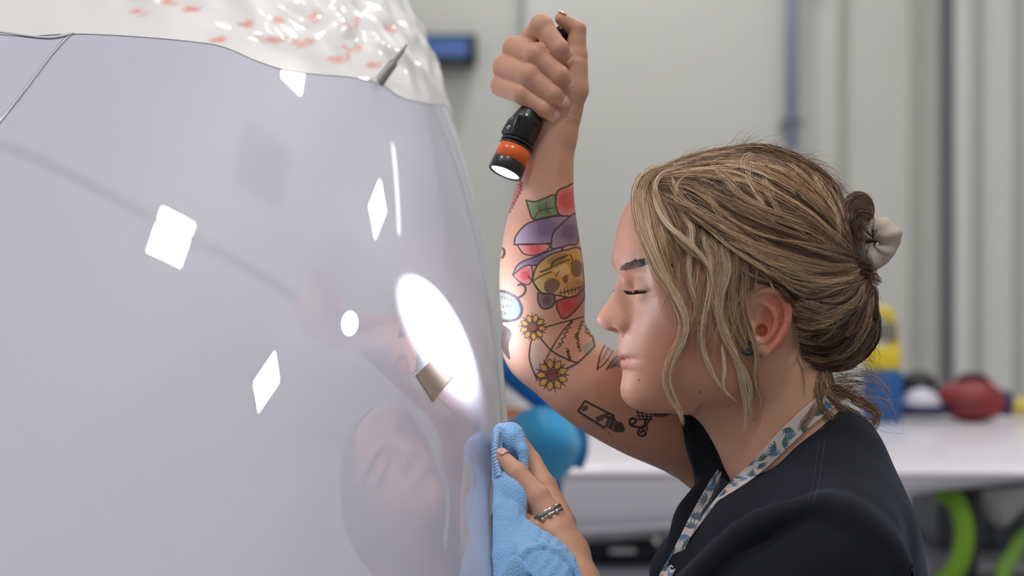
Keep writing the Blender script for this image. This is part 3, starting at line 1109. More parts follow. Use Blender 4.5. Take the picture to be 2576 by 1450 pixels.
def ear(side):
    f = (lambda p: p) if side > 0 else mirror
    M = ER if side > 0 else ER - 2 * np.outer(HM_, HM_ @ ER)
    body.ell(f(ear_pt(1936, 805, 6)), np.array((50, 15, 78)) * S, 10 * S, '+', M)
    body.ell(f(ear_pt(1917, 873, 6)), np.array((24, 12, 26)) * S, 12 * S, '+', M)
    body.ell(f(ear_pt(1922, 812, 22)), np.array((30, 16, 52)) * S, 8 * S, '-', M)
    rim = [(1893, 806, 8), (1888, 775, 14), (1893, 750, 18), (1912, 735, 20), (1940, 731, 21), (1966, 744, 22), (1981, 775, 22), (1980, 812, 21), (1966, 848, 19), (1945, 876, 14), (1928, 893, 8)]
    P = catmull([ear_pt(*q) for q in rim], 30)
    body.chain([f(p) for p in P], np.interp(np.linspace(0, 1, 30), [0, .2, .6, .9, 1], [7, 8.5, 10, 8, 7]) * S, 5 * S, 2 * S)
    ant = [(1915, 760, 12), (1937, 772, 15), (1953, 800, 17), (1948, 832, 16), (1928, 858, 14), (1908, 862, 12)]
    P = catmull([ear_pt(*q) for q in ant], 16)
    body.chain([f(p) for p in P], np.full(16, 8.0) * S, 7 * S, 2 * S)
    body.ell(f(ear_pt(1893, 828, 14)), np.array((9, 9, 17)) * S, 7 * S, '+', M)
    body.ell(f(ear_pt(1916, 833, 4)), np.array((13, 22, 15)) * S, 8 * S, '-', M)


ear(1)
ear(-1)

# torso inside the shirt, shoulders
body.chain([W(2060, 1330, 40), W(2020, 1500, 60)], [L(150), L(190)], L(60), L(40))
body.chain([W(2060, 1330, 40), W(1920, 1240, 320)], [L(130), L(115)], L(60))
body.chain([W(2060, 1340, 40), W(2085, 1430, -262)], [L(125), L(94)], L(60))

def limb(pts, rads, n, k):
    r = np.array([[L(q)] for q in rads])
    A = catmull(np.hstack([np.array([W(*p) for p in pts]), r]), n)
    body.chain(list(A[:, :3]), list(A[:, 3]), k, 0.0)


# ---- her right arm (raised, behind the head)
limb([(1900, 1220, 310), (1760, 1105, 300), (1600, 1035, 240), (1470, 960, 200), (1372, 875, 190)],
     [128, 122, 116, 110, 100], 14, L(50))
limb([(1372, 868, 188), (1366, 780, 175), (1363, 690, 165), (1362, 600, 155), (1368, 500, 148), (1384, 400, 142), (1398, 330, 138)],
     [96, 110, 111, 98, 79, 62, 54], 18, L(40))
body.cone(W(1372, 868, 188), W(1330, 860, 220), L(96), L(62), L(40))     # elbow point
body.cone(W(1400, 420, 95), W(1412, 300, 98), L(10), L(9), L(22))      # wrist tendons
body.cone(W(1378, 420, 96), W(1385, 320, 100), L(7), L(6), L(22))
# hand that grips the torch
body.chain([W(1398, 335, 138), W(1405, 280, 142), W(1392, 210, 160), W(1365, 140, 170)], [L(52), L(52), L(58), L(48)], L(25), L(20))
body.cone(W(1380, 250, 155), W(1300, 200, 175), L(48), L(36), L(25))
body.cone(W(1390, 200, 160), W(1330, 120, 175), L(48), L(34), L(25))
body.chain([W(1425, 280, 125), W(1440, 225, 110), W(1447, 165, 110)], [L(36), L(40), L(32)], L(25), L(12))
FINGERS = {
    'index': ([(1335, 108, 170), (1362, 66, 95), (1406, 122, 70), (1424, 152, 88)], [34, 28, 25.5, 19]),
    'middle': ([(1296, 124, 170), (1347, 138, 80), (1407, 189, 66), (1428, 214, 82)], [35, 28.5, 25.5, 19]),
    'ring': ([(1271, 170, 170), (1331, 190, 78), (1391, 238, 66), (1412, 256, 80)], [34, 28, 25, 18.5]),
    'little': ([(1262, 216, 170), (1315, 237, 86), (1369, 274, 72), (1390, 288, 82)], [30, 25, 22.5, 17]),
    'thumb': ([(1442, 215, 120), (1449, 140, 116), (1452, 74, 116), (1412, 47, 110)], [34, 27, 23, 17]),
}
for nm, (pts, rr) in FINGERS.items():
    body.chain([W(*p) for p in pts], [L(r) for r in rr], L(10), L(5))
    # knuckle swelling
    body.ell(W(*pts[1]), np.array([1.08, 1.08, 1.08]) * L(rr[1]), L(8))

# ---- her left arm (near side) and the hand on the cloth
LH = {
    'ring': ([(1402, 1335, -88), (1352, 1252, -128), (1302, 1192, -150), (1264, 1150, -152)], [42, 30, 26, 17.5]),
    'middle': ([(1410, 1318, -40), (1369, 1225, -55), (1338, 1165, -50), (1305, 1105, -40)], [40, 29, 26, 18]),
    'index': ([(1405, 1315, 10), (1372, 1225, 5), (1335, 1160, 8), (1300, 1105, 10)], [38, 28, 25, 18]),
    'little': ([(1396, 1350, -100), (1352, 1330, -92), (1315, 1305, -80), (1292, 1292, -62)], [34, 24, 21, 16]),
    'thumb': ([(1420, 1370, 20), (1385, 1330, 45), (1350, 1290, 55), (1310, 1260, 50)], [34, 28, 24, 18]),
}
def lean(v):
    """the hand and the cloth follow the slope of the shell"""
    return float(np.interp(v, [1070, 1150, 1230, 1300, 1400, 1500], [95, 55, 0, -60, -128, -190]))


def CW(u, v, w):
    return W(u, v, w + lean(v))


LH = {k: ([(u, v, w + lean(v)) for u, v, w in p], r) for k, (p, r) in LH.items()}
body.chain([CW(1445, 1480, -75), CW(1418, 1400, -60), CW(1402, 1340, -50)], [L(62), L(60), L(48)], L(30), L(15))
body.cone(CW(1420, 1400, -70), CW(1395, 1345, -100), L(50), L(38), L(25))
for nm, (pts, rr) in LH.items():
    body.chain([W(*p) for p in pts], [L(r, p[2]) for r, p in zip(rr, pts)], L(12), L(5))
    body.ell(W(*pts[1]), np.array([1.06, 1.06, 1.06]) * L(rr[1], pts[1][2]), L(8))
body.chain([CW(1445, 1480, -75), W(1500, 1580, -330), W(1640, 1640, -350)], [L(58), L(66), L(76)], L(30), L(30))
body.chain([W(1640, 1640, -350), W(1880, 1545, -290), W(2085, 1430, -262)], [L(78), L(86), L(94)], L(30), L(30))
BODY_LO, BODY_HI = W(1150, 1780, -480), W(2400, 0, 480)
_bl, _bh = np.minimum(BODY_LO, BODY_HI) - 0.03, np.maximum(BODY_LO, BODY_HI) + 0.08
BP, BQ = body.mesh(_bl, _bh, 0.002)


def vnormals(P, Q):
    fn = np.cross(P[Q[:, 2]] - P[Q[:, 0]], P[Q[:, 3]] - P[Q[:, 1]])
    n = np.zeros_like(P)
    for k in range(4):
        for q in range(3):
            n[:, q] += np.bincount(Q[:, k], fn[:, q], len(P))
    return n / (np.linalg.norm(n, axis=1, keepdims=True) + 1e-12)


def settle(idx, steps=2):
    """move the vertices idx onto the modelled surface"""
    for _ in range(steps):
        n = vnormals(BP, BQ)[idx]
        p = BP[idx].astype(np.float32)
        d = body.evaluate(p[:, None, :], p, 0.0)[:, 0]
        BP[idx] += n * -np.clip(d, -.0012, .0012)[:, None] * .9


_fp = project(BP[BQ].mean(1))
_sel = ((_fp[:, 2] < 125) & (_fp[:, 1] > 485) & (_fp[:, 1] < 1040) & (_fp[:, 0] > 1480) & (_fp[:, 0] < 1850)) \
    | ((_fp[:, 2] < -80) & (_fp[:, 1] > 710) & (_fp[:, 1] < 910) & (_fp[:, 0] > 1860) & (_fp[:, 0] < 2010)) \
    | ((_fp[:, 1] < 345) & (_fp[:, 0] < 1500)) | ((_fp[:, 0] < 1450) & (_fp[:, 1] > 1080) & (_fp[:, 1] < 1420) & (_fp[:, 2] < 80))
_n0 = len(BP)
BP, BQ = subdivide_quads(BP, BQ, _sel)
_fine = BQ[len(BQ) - 4 * int(_sel.sum()):]
_cnt = np.bincount(_fine.ravel(), minlength=len(BP))
_coarse = np.zeros(len(BP), bool)
_coarse[BQ[:len(BQ) - len(_fine)].ravel()] = True
_st = np.where((_cnt >= 3) & ~_coarse)[0]
settle(_st)
_r = relax(BP, BQ, .5)
BP[_st] = _r[_st]
# even out the planes of the cheek
_a, _b, _v = head_local(BP)
_b = np.abs(_b)
_m = np.clip(1.25 - np.hypot((_a - 165) / 105, (_v - 850) / 125), 0, 1) * 3
_ok = np.zeros(len(BP))
_ok[_st] = 1
_m = np.clip(_m, 0, 1) * _ok * (_b > 62) * (_a > 66) * (_v < 990) * np.clip((_v - 748) / 20, 0, 1)
_m = np.maximum(_m, _ok * np.clip((115 - _a) / 30, 0, 1) * np.clip((_v - 500) / 20, 0, 1) * np.clip((640 - _v) / 14, 0, 1))
_idx = _m > 0
_near = np.zeros(len(BP), bool)
_near[_idx] = True
_fq = BQ[_near[BQ].any(1)]
_u, _inv = np.unique(_fq, return_inverse=True)
_fq = _inv.reshape(-1, 4)
_P = BP[_u]
_w = _m[_u][:, None]
for _ in range(60):
    _P = _P + (relax(_P, _fq, 1.0) - _P) * .6 * _w
BP[_u] = _P

# ---- skin colour: base tone, blush, lips, brows, and the tattoos drawn on the arm
T0U, T0V, TW_, TH_ = 1230, 420, 560, 790
TAT = np.zeros((TH_, TW_, 4), np.float32)
_yy, _xx = np.mgrid[0:TH_, 0:TW_].astype(np.float32)
_xx += T0U
_yy += T0V


def tc(pts):
    p = np.asarray(pts, float)
    return np.stack([1200 + p[:, 0] / 1.884, 430 + p[:, 1] / 1.884], 1)


def _over(mask, col, sl):
    c = np.array(srgb(*col)[:3], np.float32)
    T_ = TAT[sl]
    T_[..., :3] = T_[..., :3] * (1 - mask[..., None]) + c * mask[..., None]
    T_[..., 3] = np.maximum(T_[..., 3], mask)


def tfill(pts, col, a=0.85, spline=True, col2=None, cen=None, rad=40):
    p = tc(pts)
    if spline:
        p = catmull(np.vstack([p, p[:1]]), len(p) * 6)
    lo = p.min(0) - 1
    hi = p.max(0) + 2
    sl = (slice(int(max(lo[1] - T0V, 0)), int(min(hi[1] - T0V + 1, TH_))), slice(int(max(lo[0] - T0U, 0)), int(min(hi[0] - T0U + 1, TW_))))
    X, Y = _xx[sl], _yy[sl]
    ins = np.zeros(X.shape, bool)
    q = np.roll(p, -1, 0)
    for (x1, y1), (x2, y2) in zip(p, q):
        if y1 == y2:
            continue
        c = (y1 > Y) != (y2 > Y)
        ins ^= c & (X < (x2 - x1) * (Y - y1) / (y2 - y1) + x1)
    _over(ins.astype(np.float32) * a, col, sl)
    if col2 is not None:
        cx, cy = tc([cen])[0]
        g = np.clip(1.35 - np.hypot(X - cx, Y - cy) / rad, 0, 1) * ins * 0.92
        _over(g.astype(np.float32), col2, sl)


def tstroke(pts, width=3.2, col=(24, 22, 26), a=0.96, spline=True, close=False):
    p = tc(pts)
    if close:
        p = np.vstack([p, p[:1]])
    if spline:
        p = catmull(p, len(p) * 5)
    lo = p.min(0) - width - 2
    hi = p.max(0) + width + 2
    y0, y1 = int(max(lo[1] - T0V, 0)), int(min(hi[1] - T0V + 1, TH_))
    x0, x1 = int(max(lo[0] - T0U, 0)), int(min(hi[0] - T0U + 1, TW_))
    if y1 <= y0 or x1 <= x0:
        return
    X, Y = _xx[y0:y1, x0:x1], _yy[y0:y1, x0:x1]
    d = np.full(X.shape, 1e9, np.float32)
    for (ax, ay), (bx, by) in zip(p[:-1], p[1:]):
        ex, ey = bx - ax, by - ay
        t = np.clip(((X - ax) * ex + (Y - ay) * ey) / (ex * ex + ey * ey + 1e-9), 0, 1)
        d = np.minimum(d, np.hypot(X - ax - t * ex, Y - ay - t * ey))
    m = np.clip(width / 2 + 0.7 - d, 0, 1) * a
    _over(m, col, (slice(y0, y1), slice(x0, x1)))


def tshape(pts, col, width=3.4, **kw):
    tfill(pts, col, **kw)
    tstroke(pts, width, close=True)


def sunflower(cx, cy, r, n=9, ph=0.2):
    for i in range(n):
        t = ph + i * 2 * math.pi / n
        d = np.array([math.cos(t), math.sin(t)]); e = np.array([-d[1], d[0]])
        c = np.array([cx, cy])
        dk = [c + d * r * .5 + e * r * .3, c + d * r * 1.12 + e * r * .12, c + d * r * .5 - e * r * .3]
        t2 = t + math.pi / n
        d2 = np.array([math.cos(t2), math.sin(t2)]); e2 = np.array([-d2[1], d2[0]])
        tfill([c + d2 * r * .4 + e2 * r * .16, c + d2 * r * 1.15, c + d2 * r * .4 - e2 * r * .16], (45, 48, 44), spline=False)
        tshape([c + d * r * .35, c + d * r * .65 + e * r * .2, c + d * r * .98, c + d * r * .65 - e * r * .2], (205, 150, 55), 2.2)
    tt = np.linspace(0, 2 * math.pi, 10)[:-1]
    tshape([(cx + math.cos(a) * r * .34, cy + math.sin(a) * r * .34) for a in tt], (125, 35, 45), 2.6)


# flower, leaf and skull on the forearm
tfill([(165, 45), (205, 45), (210, 85), (190, 140), (150, 195), (135, 150)], (196, 92, 84), .8)
for i in range(9):
    y = 48 + i * 17
    x = 206 - max(0, i - 2) * 9
    tstroke([(x - 4, y), (x + 8, y + 8), (x - 6, y + 17)], 2.4, (70, 50, 80))
tstroke([(180, 60), (172, 75), (180, 90)], 2.4)
tstroke([(110, 365), (126, 372), (130, 392), (120, 412)], 6)
tshape([(233, 140), (275, 146), (320, 130), (368, 115), (374, 160), (384, 205), (330, 218), (268, 230), (248, 190)], (122, 160, 118), 3.6, col2=(52, 104, 66), cen=(320, 185), rad=36)
tstroke([(268, 228), (300, 190), (365, 175)], 2.4); tstroke([(300, 190), (290, 165)], 2); tstroke([(325, 183), (330, 150)], 2); tstroke([(325, 184), (350, 204)], 2)
tshape([(372, 160), (380, 100), (428, 74), (470, 66), (475, 200), (425, 214), (388, 206)], (222, 190, 176), 3.8, col2=(190, 52, 58), cen=(430, 140), rad=52)
tshape([(190, 350), (250, 350), (335, 348), (332, 376), (272, 400), (220, 392)], (226, 186, 180), 3.2, col2=(205, 62, 75), cen=(275, 370), rad=34)
tshape([(176, 350), (185, 308), (232, 255), (300, 230), (400, 214), (442, 224), (392, 270), (362, 330), (330, 346), (250, 347)], (176, 164, 186), 3.8, col2=(98, 84, 126), cen=(330, 268), rad=60)
tshape([(350, 366), (360, 300), (402, 250), (470, 205), (480, 335), (432, 352), (380, 370)], (170, 156, 180), 3.8, col2=(84, 72, 112), cen=(440, 290), rad=50)
tshape([(168, 495), (200, 440), (282, 405), (382, 366), (404, 374), (342, 420), (292, 446), (250, 450), (200, 470)], (150, 138, 170), 3.6, col2=(98, 84, 126), cen=(290, 420), rad=40)
tshape([(172, 495), (215, 458), (256, 450), (262, 510), (242, 540), (202, 526)], (226, 190, 184), 3.4, col2=(200, 48, 64), cen=(226, 495), rad=26)
tshape([(262, 520), (285, 450), (342, 402), (420, 376), (490, 370), (505, 470), (505, 560), (455, 600), (380, 590), (300, 575)], (204, 176, 112), 3.8, col2=(186, 136, 50), cen=(400, 450), rad=60)
tfill([(320, 530), (350, 508), (390, 524), (386, 560), (352, 582), (320, 566)], (52, 44, 44))
tfill([(446, 440), (470, 420), (494, 440), (492, 492), (464, 504), (446, 476)], (70, 55, 45))
tfill([(330, 420), (380, 396), (420, 392), (418, 420), (372, 446), (340, 446)], (110, 84, 50), .7)
tstroke([(300, 480), (350, 460), (362, 430), (430, 400)], 4); tstroke([(330, 470), (370, 450), (440, 420)], 3); tstroke([(270, 520), (300, 500), (350, 480)], 3.4)
tstroke([(245, 500), (275, 540), (300, 575), (330, 590)], 4)
tfill([(402, 512), (424, 488), (432, 520), (418, 536)], (62, 48, 40))                       # nose hollow
tfill([(400, 560), (450, 520), (500, 520), (500, 556), (450, 590)], (140, 96, 44), .55)
tfill([(360, 470), (420, 440), (440, 480), (400, 500)], (226, 206, 150), .5)
for k in range(6):
    tstroke([(396 + k * 17, 566 - k * 3), (400 + k * 17, 596 - k * 5)], 2.4, (70, 52, 40))
tstroke([(390, 580), (430, 572), (500, 548)], 3)
tstroke([(440, 396), (452, 420), (446, 440)], 2.6); tstroke([(388, 478), (372, 500)], 2.4)
tshape([(288, 580), (330, 582), (366, 590), (360, 640), (315, 655), (290, 622)], (128, 116, 112), 3.6, col2=(60, 54, 56), cen=(330, 612), rad=22)
tshape([(374, 618), (420, 604), (470, 590), (505, 560), (505, 610), (460, 668), (410, 702), (382, 662)], (150, 98, 104), 3.6, col2=(186, 44, 52), cen=(425, 640), rad=34)
# butterfly at the outer edge
tshape([(92, 568), (140, 576), (190, 605), (213, 660), (190, 702), (130, 712), (88, 690)], (84, 118, 122), 7, col2=(120, 160, 165), cen=(170, 650), rad=28)
for (x, y) in [(120, 600), (150, 608), (112, 640), (145, 640), (120, 672)]:
    tstroke([(x, y), (x + 12, y + 4)], 7, (40, 42, 46)); tstroke([(x + 4, y + 1), (x + 8, y + 3)], 3, (196, 170, 90))
tstroke([(190, 605), (222, 585), (230, 555), (212, 538), (196, 542)], 5.5)
tfill([(92, 716), (130, 735), (165, 770), (150, 828), (156, 895), (122, 856), (88, 790)], (44, 46, 50), .92)
# envelope with script and sunflowers
tfill([(250, 850), (300, 800), (300, 930), (270, 960)], (120, 160, 155), .3)
tfill([(500, 830), (558, 800), (560, 840), (520, 880)], (70, 150, 130), .55)
tfill([(440, 925), (480, 900), (440, 960)], (120, 150, 190), .4)
tstroke([(270, 756), (400, 720), (516, 690)], 3.2, spline=False); tstroke([(516, 690), (540, 760), (558, 832)], 4); tstroke([(558, 832), (480, 908), (420, 940), (345, 968)], 4.2)
tstroke([(272, 756), (252, 830), (250, 900), (282, 985)], 4); tstroke([(272, 756), (350, 850), (430, 895), (478, 912)], 3.8); tstroke([(456, 704), (400, 770), (350, 850), (285, 985)], 3.2)
rs = np.random.default_rng(3)
for (x0, y0, x1, y1) in [(452, 712, 385, 840), (500, 712, 470, 790), (470, 770, 488, 858), (428, 845, 440, 902)]:
    t = np.linspace(0, 1, 13)
    px = x0 + (x1 - x0) * t + np.where(np.arange(13) % 2, 7, -7); py = y0 + (y1 - y0) * t + rs.normal(size=13) * 2
    tstroke(np.stack([px, py], 1), 2.4)
sunflower(265, 742, 64, 9, .1); sunflower(356, 968, 78, 9, .35); sunflower(548, 748, 40, 8, .3)
# feather, marker pen and ornament on the upper arm
tstroke([(570, 942), (588, 862), (628, 795), (672, 776)], 4); tstroke([(570, 942), (612, 905), (650, 840), (664, 800)], 3)
for i in range(4):
    tstroke([(588 + i * 12, 905 - i * 16), (612 + i * 10, 850 - i * 14), (640 + i * 8, 810 - i * 6)], 2, a=.7)
tfill([(612, 945), (650, 885), (690, 868), (720, 905), (690, 930), (650, 930)], (70, 64, 66), .75)
tstroke([(612, 945), (650, 890), (690, 865)], 3); tstroke([(640, 935), (670, 900), (700, 885)], 2.4)
tstroke([(478, 1140), (512, 1092), (648, 1162)], 5, spline=False); tstroke([(478, 1140), (604, 1218)], 5, spline=False); tstroke([(478, 1140), (512, 1092)], 4, spline=False)
tfill([(490, 1128), (520, 1110), (526, 1132), (500, 1140)], (40, 38, 40)); tfill([(560, 1170), (590, 1158), (600, 1180), (570, 1190)], (40, 38, 40)); tfill([(590, 1155), (620, 1150), (622, 1172), (596, 1172)], (40, 38, 40))
tfill([(604, 1212), (622, 1165), (650, 1160), (660, 1185), (690, 1195), (704, 1228), (690, 1242), (650, 1238), (632, 1226)], (38, 36, 38), .92, spline=False)
tstroke([(632, 1180), (618, 1222)], 2, (170, 140, 124), .6); tstroke([(655, 1190), (640, 1230)], 2, (170, 140, 124), .6); tstroke([(496, 1162), (600, 1225), (640, 1258)], 2, a=.6)
for i in range(4):
    tstroke([(758 + i * 20, 1128), (772 + i * 18, 1180)], 3.4, spline=False); tstroke([(756, 1130 + i * 16), (830, 1138 + i * 14)], 3.2, spline=False)
tstroke([(800, 1178), (790, 1215), (760, 1215), (728, 1205), (726, 1180), (745, 1175), (752, 1192), (738, 1200)], 6); tstroke([(790, 1210), (770, 1225), (764, 1248), (785, 1258), (800, 1245), (790, 1230), (778, 1240)], 6)
tstroke([(820, 1175), (805, 1205), (808, 1228)], 4.5); tfill([(822, 1150), (870, 1142), (925, 1150), (880, 1168), (840, 1166)], (46, 44, 48), .9)

fc = BP[BQ].mean(1)
fp = project(fc)
arm_sel = (fp[:, 2] > 25) & (fp[:, 1] > 425) & (fp[:, 1] < 1190) & (fp[:, 0] > 1225) & (fp[:, 0] < 1790)
_n = np.cross(BP[BQ[:, 2]] - BP[BQ[:, 0]], BP[BQ[:, 3]] - BP[BQ[:, 1]])
arm_sel &= (_n * (fc - CAM)).sum(1) < 0
BP, BQ = subdivide_quads(BP, BQ, arm_sel)
fc = BP[BQ].mean(1)
fp = project(fc)
face_sel = (fp[:, 2] < -20) & (fp[:, 1] > 640) & (fp[:, 1] < 945) & (fp[:, 0] > 1540) & (fp[:, 0] < 1670)
_n = np.cross(BP[BQ[:, 2]] - BP[BQ[:, 0]], BP[BQ[:, 3]] - BP[BQ[:, 1]])
arm_sel = (fp[:, 2] > 25) & (fp[:, 1] > 425) & (fp[:, 1] < 1190) & (fp[:, 0] > 1225) & (fp[:, 0] < 1790) & ((_n * (fc - CAM)).sum(1) < 0)
_ia = np.pad(TAT[..., 3], 4)
_ia = np.max([_ia[i:i + TH_, j:j + TW_] for i in (0, 4, 8) for j in (0, 4, 8)], axis=0)
arm_sel &= _ia[np.clip(fp[:, 1] - T0V, 0, TH_ - 1).astype(int), np.clip(fp[:, 0] - T0U, 0, TW_ - 1).astype(int)] > .05
BP, BQ = subdivide_quads(BP, BQ, arm_sel | face_sel)
pp = project(BP)
skin = np.tile(np.array(srgb(208, 158, 132)[:3], np.float32), (len(BP), 1))


def blend(mask, col):
    global skin
    c = np.array(srgb(*col)[:3], np.float32)
    skin = skin * (1 - mask[:, None]) + c * mask[:, None]


def spot(u, v, w, r, soft=1.0):
    d = np.linalg.norm(BP - W(u, v, w), axis=1) / (r * S)
    return np.clip((1 - d) / soft, 0, 1)


ha, hb, hv = head_local(BP)
hb = np.abs(hb)
inhead = (pp[:, 2] < 300) & (pp[:, 1] < 1080) & (pp[:, 0] > 1480) & (ha < 620) & (ha > -60)
# blotches
_q = np.sin(BP @ np.array([110, 70, 140])) * np.sin(BP @ np.array([-90, 130, 50]) + 1) * np.sin(BP @ np.array([60, -110, 190]) + 2)
blend(np.clip(_q * 0.12 + 0.02, 0, .1), (196, 138, 118))
for (u, v, dw, r, a) in [(1690, 850, 150, 110, .4), (1508, 800, 0, 42, .4), (1575, 820, 45, 30, .25), (1650, 960, 110, 120, .22), (1800, 930, 130, 140, .25)]:
    p = project(HP(u, v, dw)[None])[0]
    blend(spot(p[0], p[1], p[2], r) * a, (200, 118, 100))
ear_m = np.clip((1.25 - ((ha - 395) / 58) ** 2 - ((hv - 812) / 90) ** 2) * 3, 0, 1) * np.clip((hb - (160 + (ha - 360) * .34)) / 10, 0, 1)
blend(ear_m * .6, (206, 100, 84))
# lips
lipu = np.interp(hb, [0, 6, 14, 30, 50, 60], [885, 882.5, 880, 886, 896, 905])
lipl = np.interp(hb, [0, 15, 30, 50, 60], [932, 931, 928, 917, 906])
lm = np.clip(np.minimum(hv - lipu, lipl - hv) / 4 + .5, 0, 1) * (ha < 90) * (hb < 61) * (ha > -5)
blend(lm * .62, (196, 118, 116))
# brows
bu = np.clip((ha - 20) / 85, 0, 1)
bc = np.interp(ha, [15, 25, 60, 78, 100, 125], [674, 672, 660, 656, 662, 676])
bt = np.interp(ha, [15, 25, 60, 80, 110, 125], [6, 11, 10, 8, 4, 2])
bm = np.clip((bt - np.abs(hv - bc)) / 4 + .4, 0, 1) * (ha > 14) * (ha < 125) * (hb > 12)
blend(bm * inhead * .88, (72, 52, 42))
# shadow powder on the lids
p = project(HP(1612, 702, 110)[None])[0]
blend(spot(p[0], p[1], p[2], 40) * .35, (150, 105, 84))
for (u, v, dw, r) in [(1608, 957, 70, 5), (1762, 988, 110, 5), (1832, 1022, 90, 4)]:
    p = project(HP(u, v, dw)[None])[0]
    m = (np.hypot(pp[:, 0] - u, pp[:, 1] - v) < r * .7) & (pp[:, 2] < 40)
    blend(m.astype(np.float32) * .6, (110, 70, 55))
# knuckles
for P3, nms in ((FINGERS, 1), (LH, 1)):
    for nm, (pts, rr) in P3.items():
        for j in (0, 1, 2):
            blend(spot(*pts[j], rr[j] * 1.35) * .38, (196, 110, 92))
# tattoos
arm_m = (pp[:, 2] > 25) & (pp[:, 1] > 425) & (pp[:, 1] < 1195) & (pp[:, 0] > 1231) & (pp[:, 0] < 1786)
front = pp[:, 2] < np.interp(pp[:, 1], [430, 600, 850, 1000, 1200], [152, 166, 205, 230, 320])
am = np.where(arm_m & front)[0]
fx = np.clip(pp[am, 0] - T0U, 0, TW_ - 2); fy = np.clip(pp[am, 1] - T0V, 0, TH_ - 2)
ix = fx.astype(int); iy = fy.astype(int); gx = (fx - ix)[:, None]; gy = (fy - iy)[:, None]
tcol = TAT[iy, ix] * (1 - gx) * (1 - gy) + TAT[iy, ix + 1] * gx * (1 - gy) + TAT[iy + 1, ix] * (1 - gx) * gy + TAT[iy + 1, ix + 1] * gx * gy
al = tcol[:, 3:4]
ccol = tcol[:, :3] / np.maximum(al, 1e-3)
ccol = np.where(al > 0.02, np.minimum(ccol, 1), 0)
base = TAT[iy, ix]
skin[am] = skin[am] * (1 - al * .96) + np.where(al > .02, np.minimum(tcol[:, :3], 1), 0) * .96
skin = np.clip(skin, 0, 1)
# ------------------------------------------------------------------ the woman
person = empty('person', tuple(W(1990, 1500, 60)))
tag(person, 'blonde woman in black t-shirt, tattooed arm raised, polishing the white shell', 'person')
m_skin, nt, bs = new_mat('skin')
at = nt.nodes.new('ShaderNodeAttribute'); at.attribute_name = 'tint'
nt.links.new(at.outputs['Color'], bs.inputs['Base Color'])
bs.inputs['Roughness'].default_value = .48
bs.inputs['Specular IOR Level'].default_value = .4
bs.inputs['Subsurface Weight'].default_value = .12
bs.inputs['Subsurface Radius'].default_value = (.9, .35, .2)
bs.inputs['Subsurface Scale'].default_value = .006
tcn = nt.nodes.new('ShaderNodeTexCoord'); nz = nt.nodes.new('ShaderNodeTexNoise')
nz.inputs['Scale'].default_value = 900; nz.inputs['Detail'].default_value = 3
bp = nt.nodes.new('ShaderNodeBump'); bp.inputs['Strength'].default_value = .12; bp.inputs['Distance'].default_value = .0006
nt.links.new(tcn.outputs['Object'], nz.inputs['Vector']); nt.links.new(nz.outputs['Fac'], bp.inputs['Height']); nt.links.new(bp.outputs['Normal'], bs.inputs['Normal'])
body_o = mesh_np('body', BP, BQ, m_skin, person, True, skin)
body_o['label'] = 'bare skin of face, neck and tattooed arms'

# eyes
m_eye = simple('eye_white', srgb(206, 200, 196), .12, coat=1)
m_iris = simple('iris_dark', srgb(46, 40, 40), .1, coat=1)
for f in (lambda p: p, mirror):
    c = f(HP(1641, 722, 88))
    eo = MB().lathe(c - np.array(HF) * -0.0, HF, [(L(41.5) * math.sin(a), L(41.5) * math.cos(a)) for a in np.linspace(-1.5, 1.5, 24)], 32).build('eyeball', m_eye, person)
    gz = HF + np.array([0, 0, -.42]); gz /= np.linalg.norm(gz)
    MB().lathe(c, gz, [(L(42.0) * math.cos(a), L(42.0) * math.sin(a)) for a in np.linspace(.36, .02, 6)], 24).build('iris', m_iris, eo)
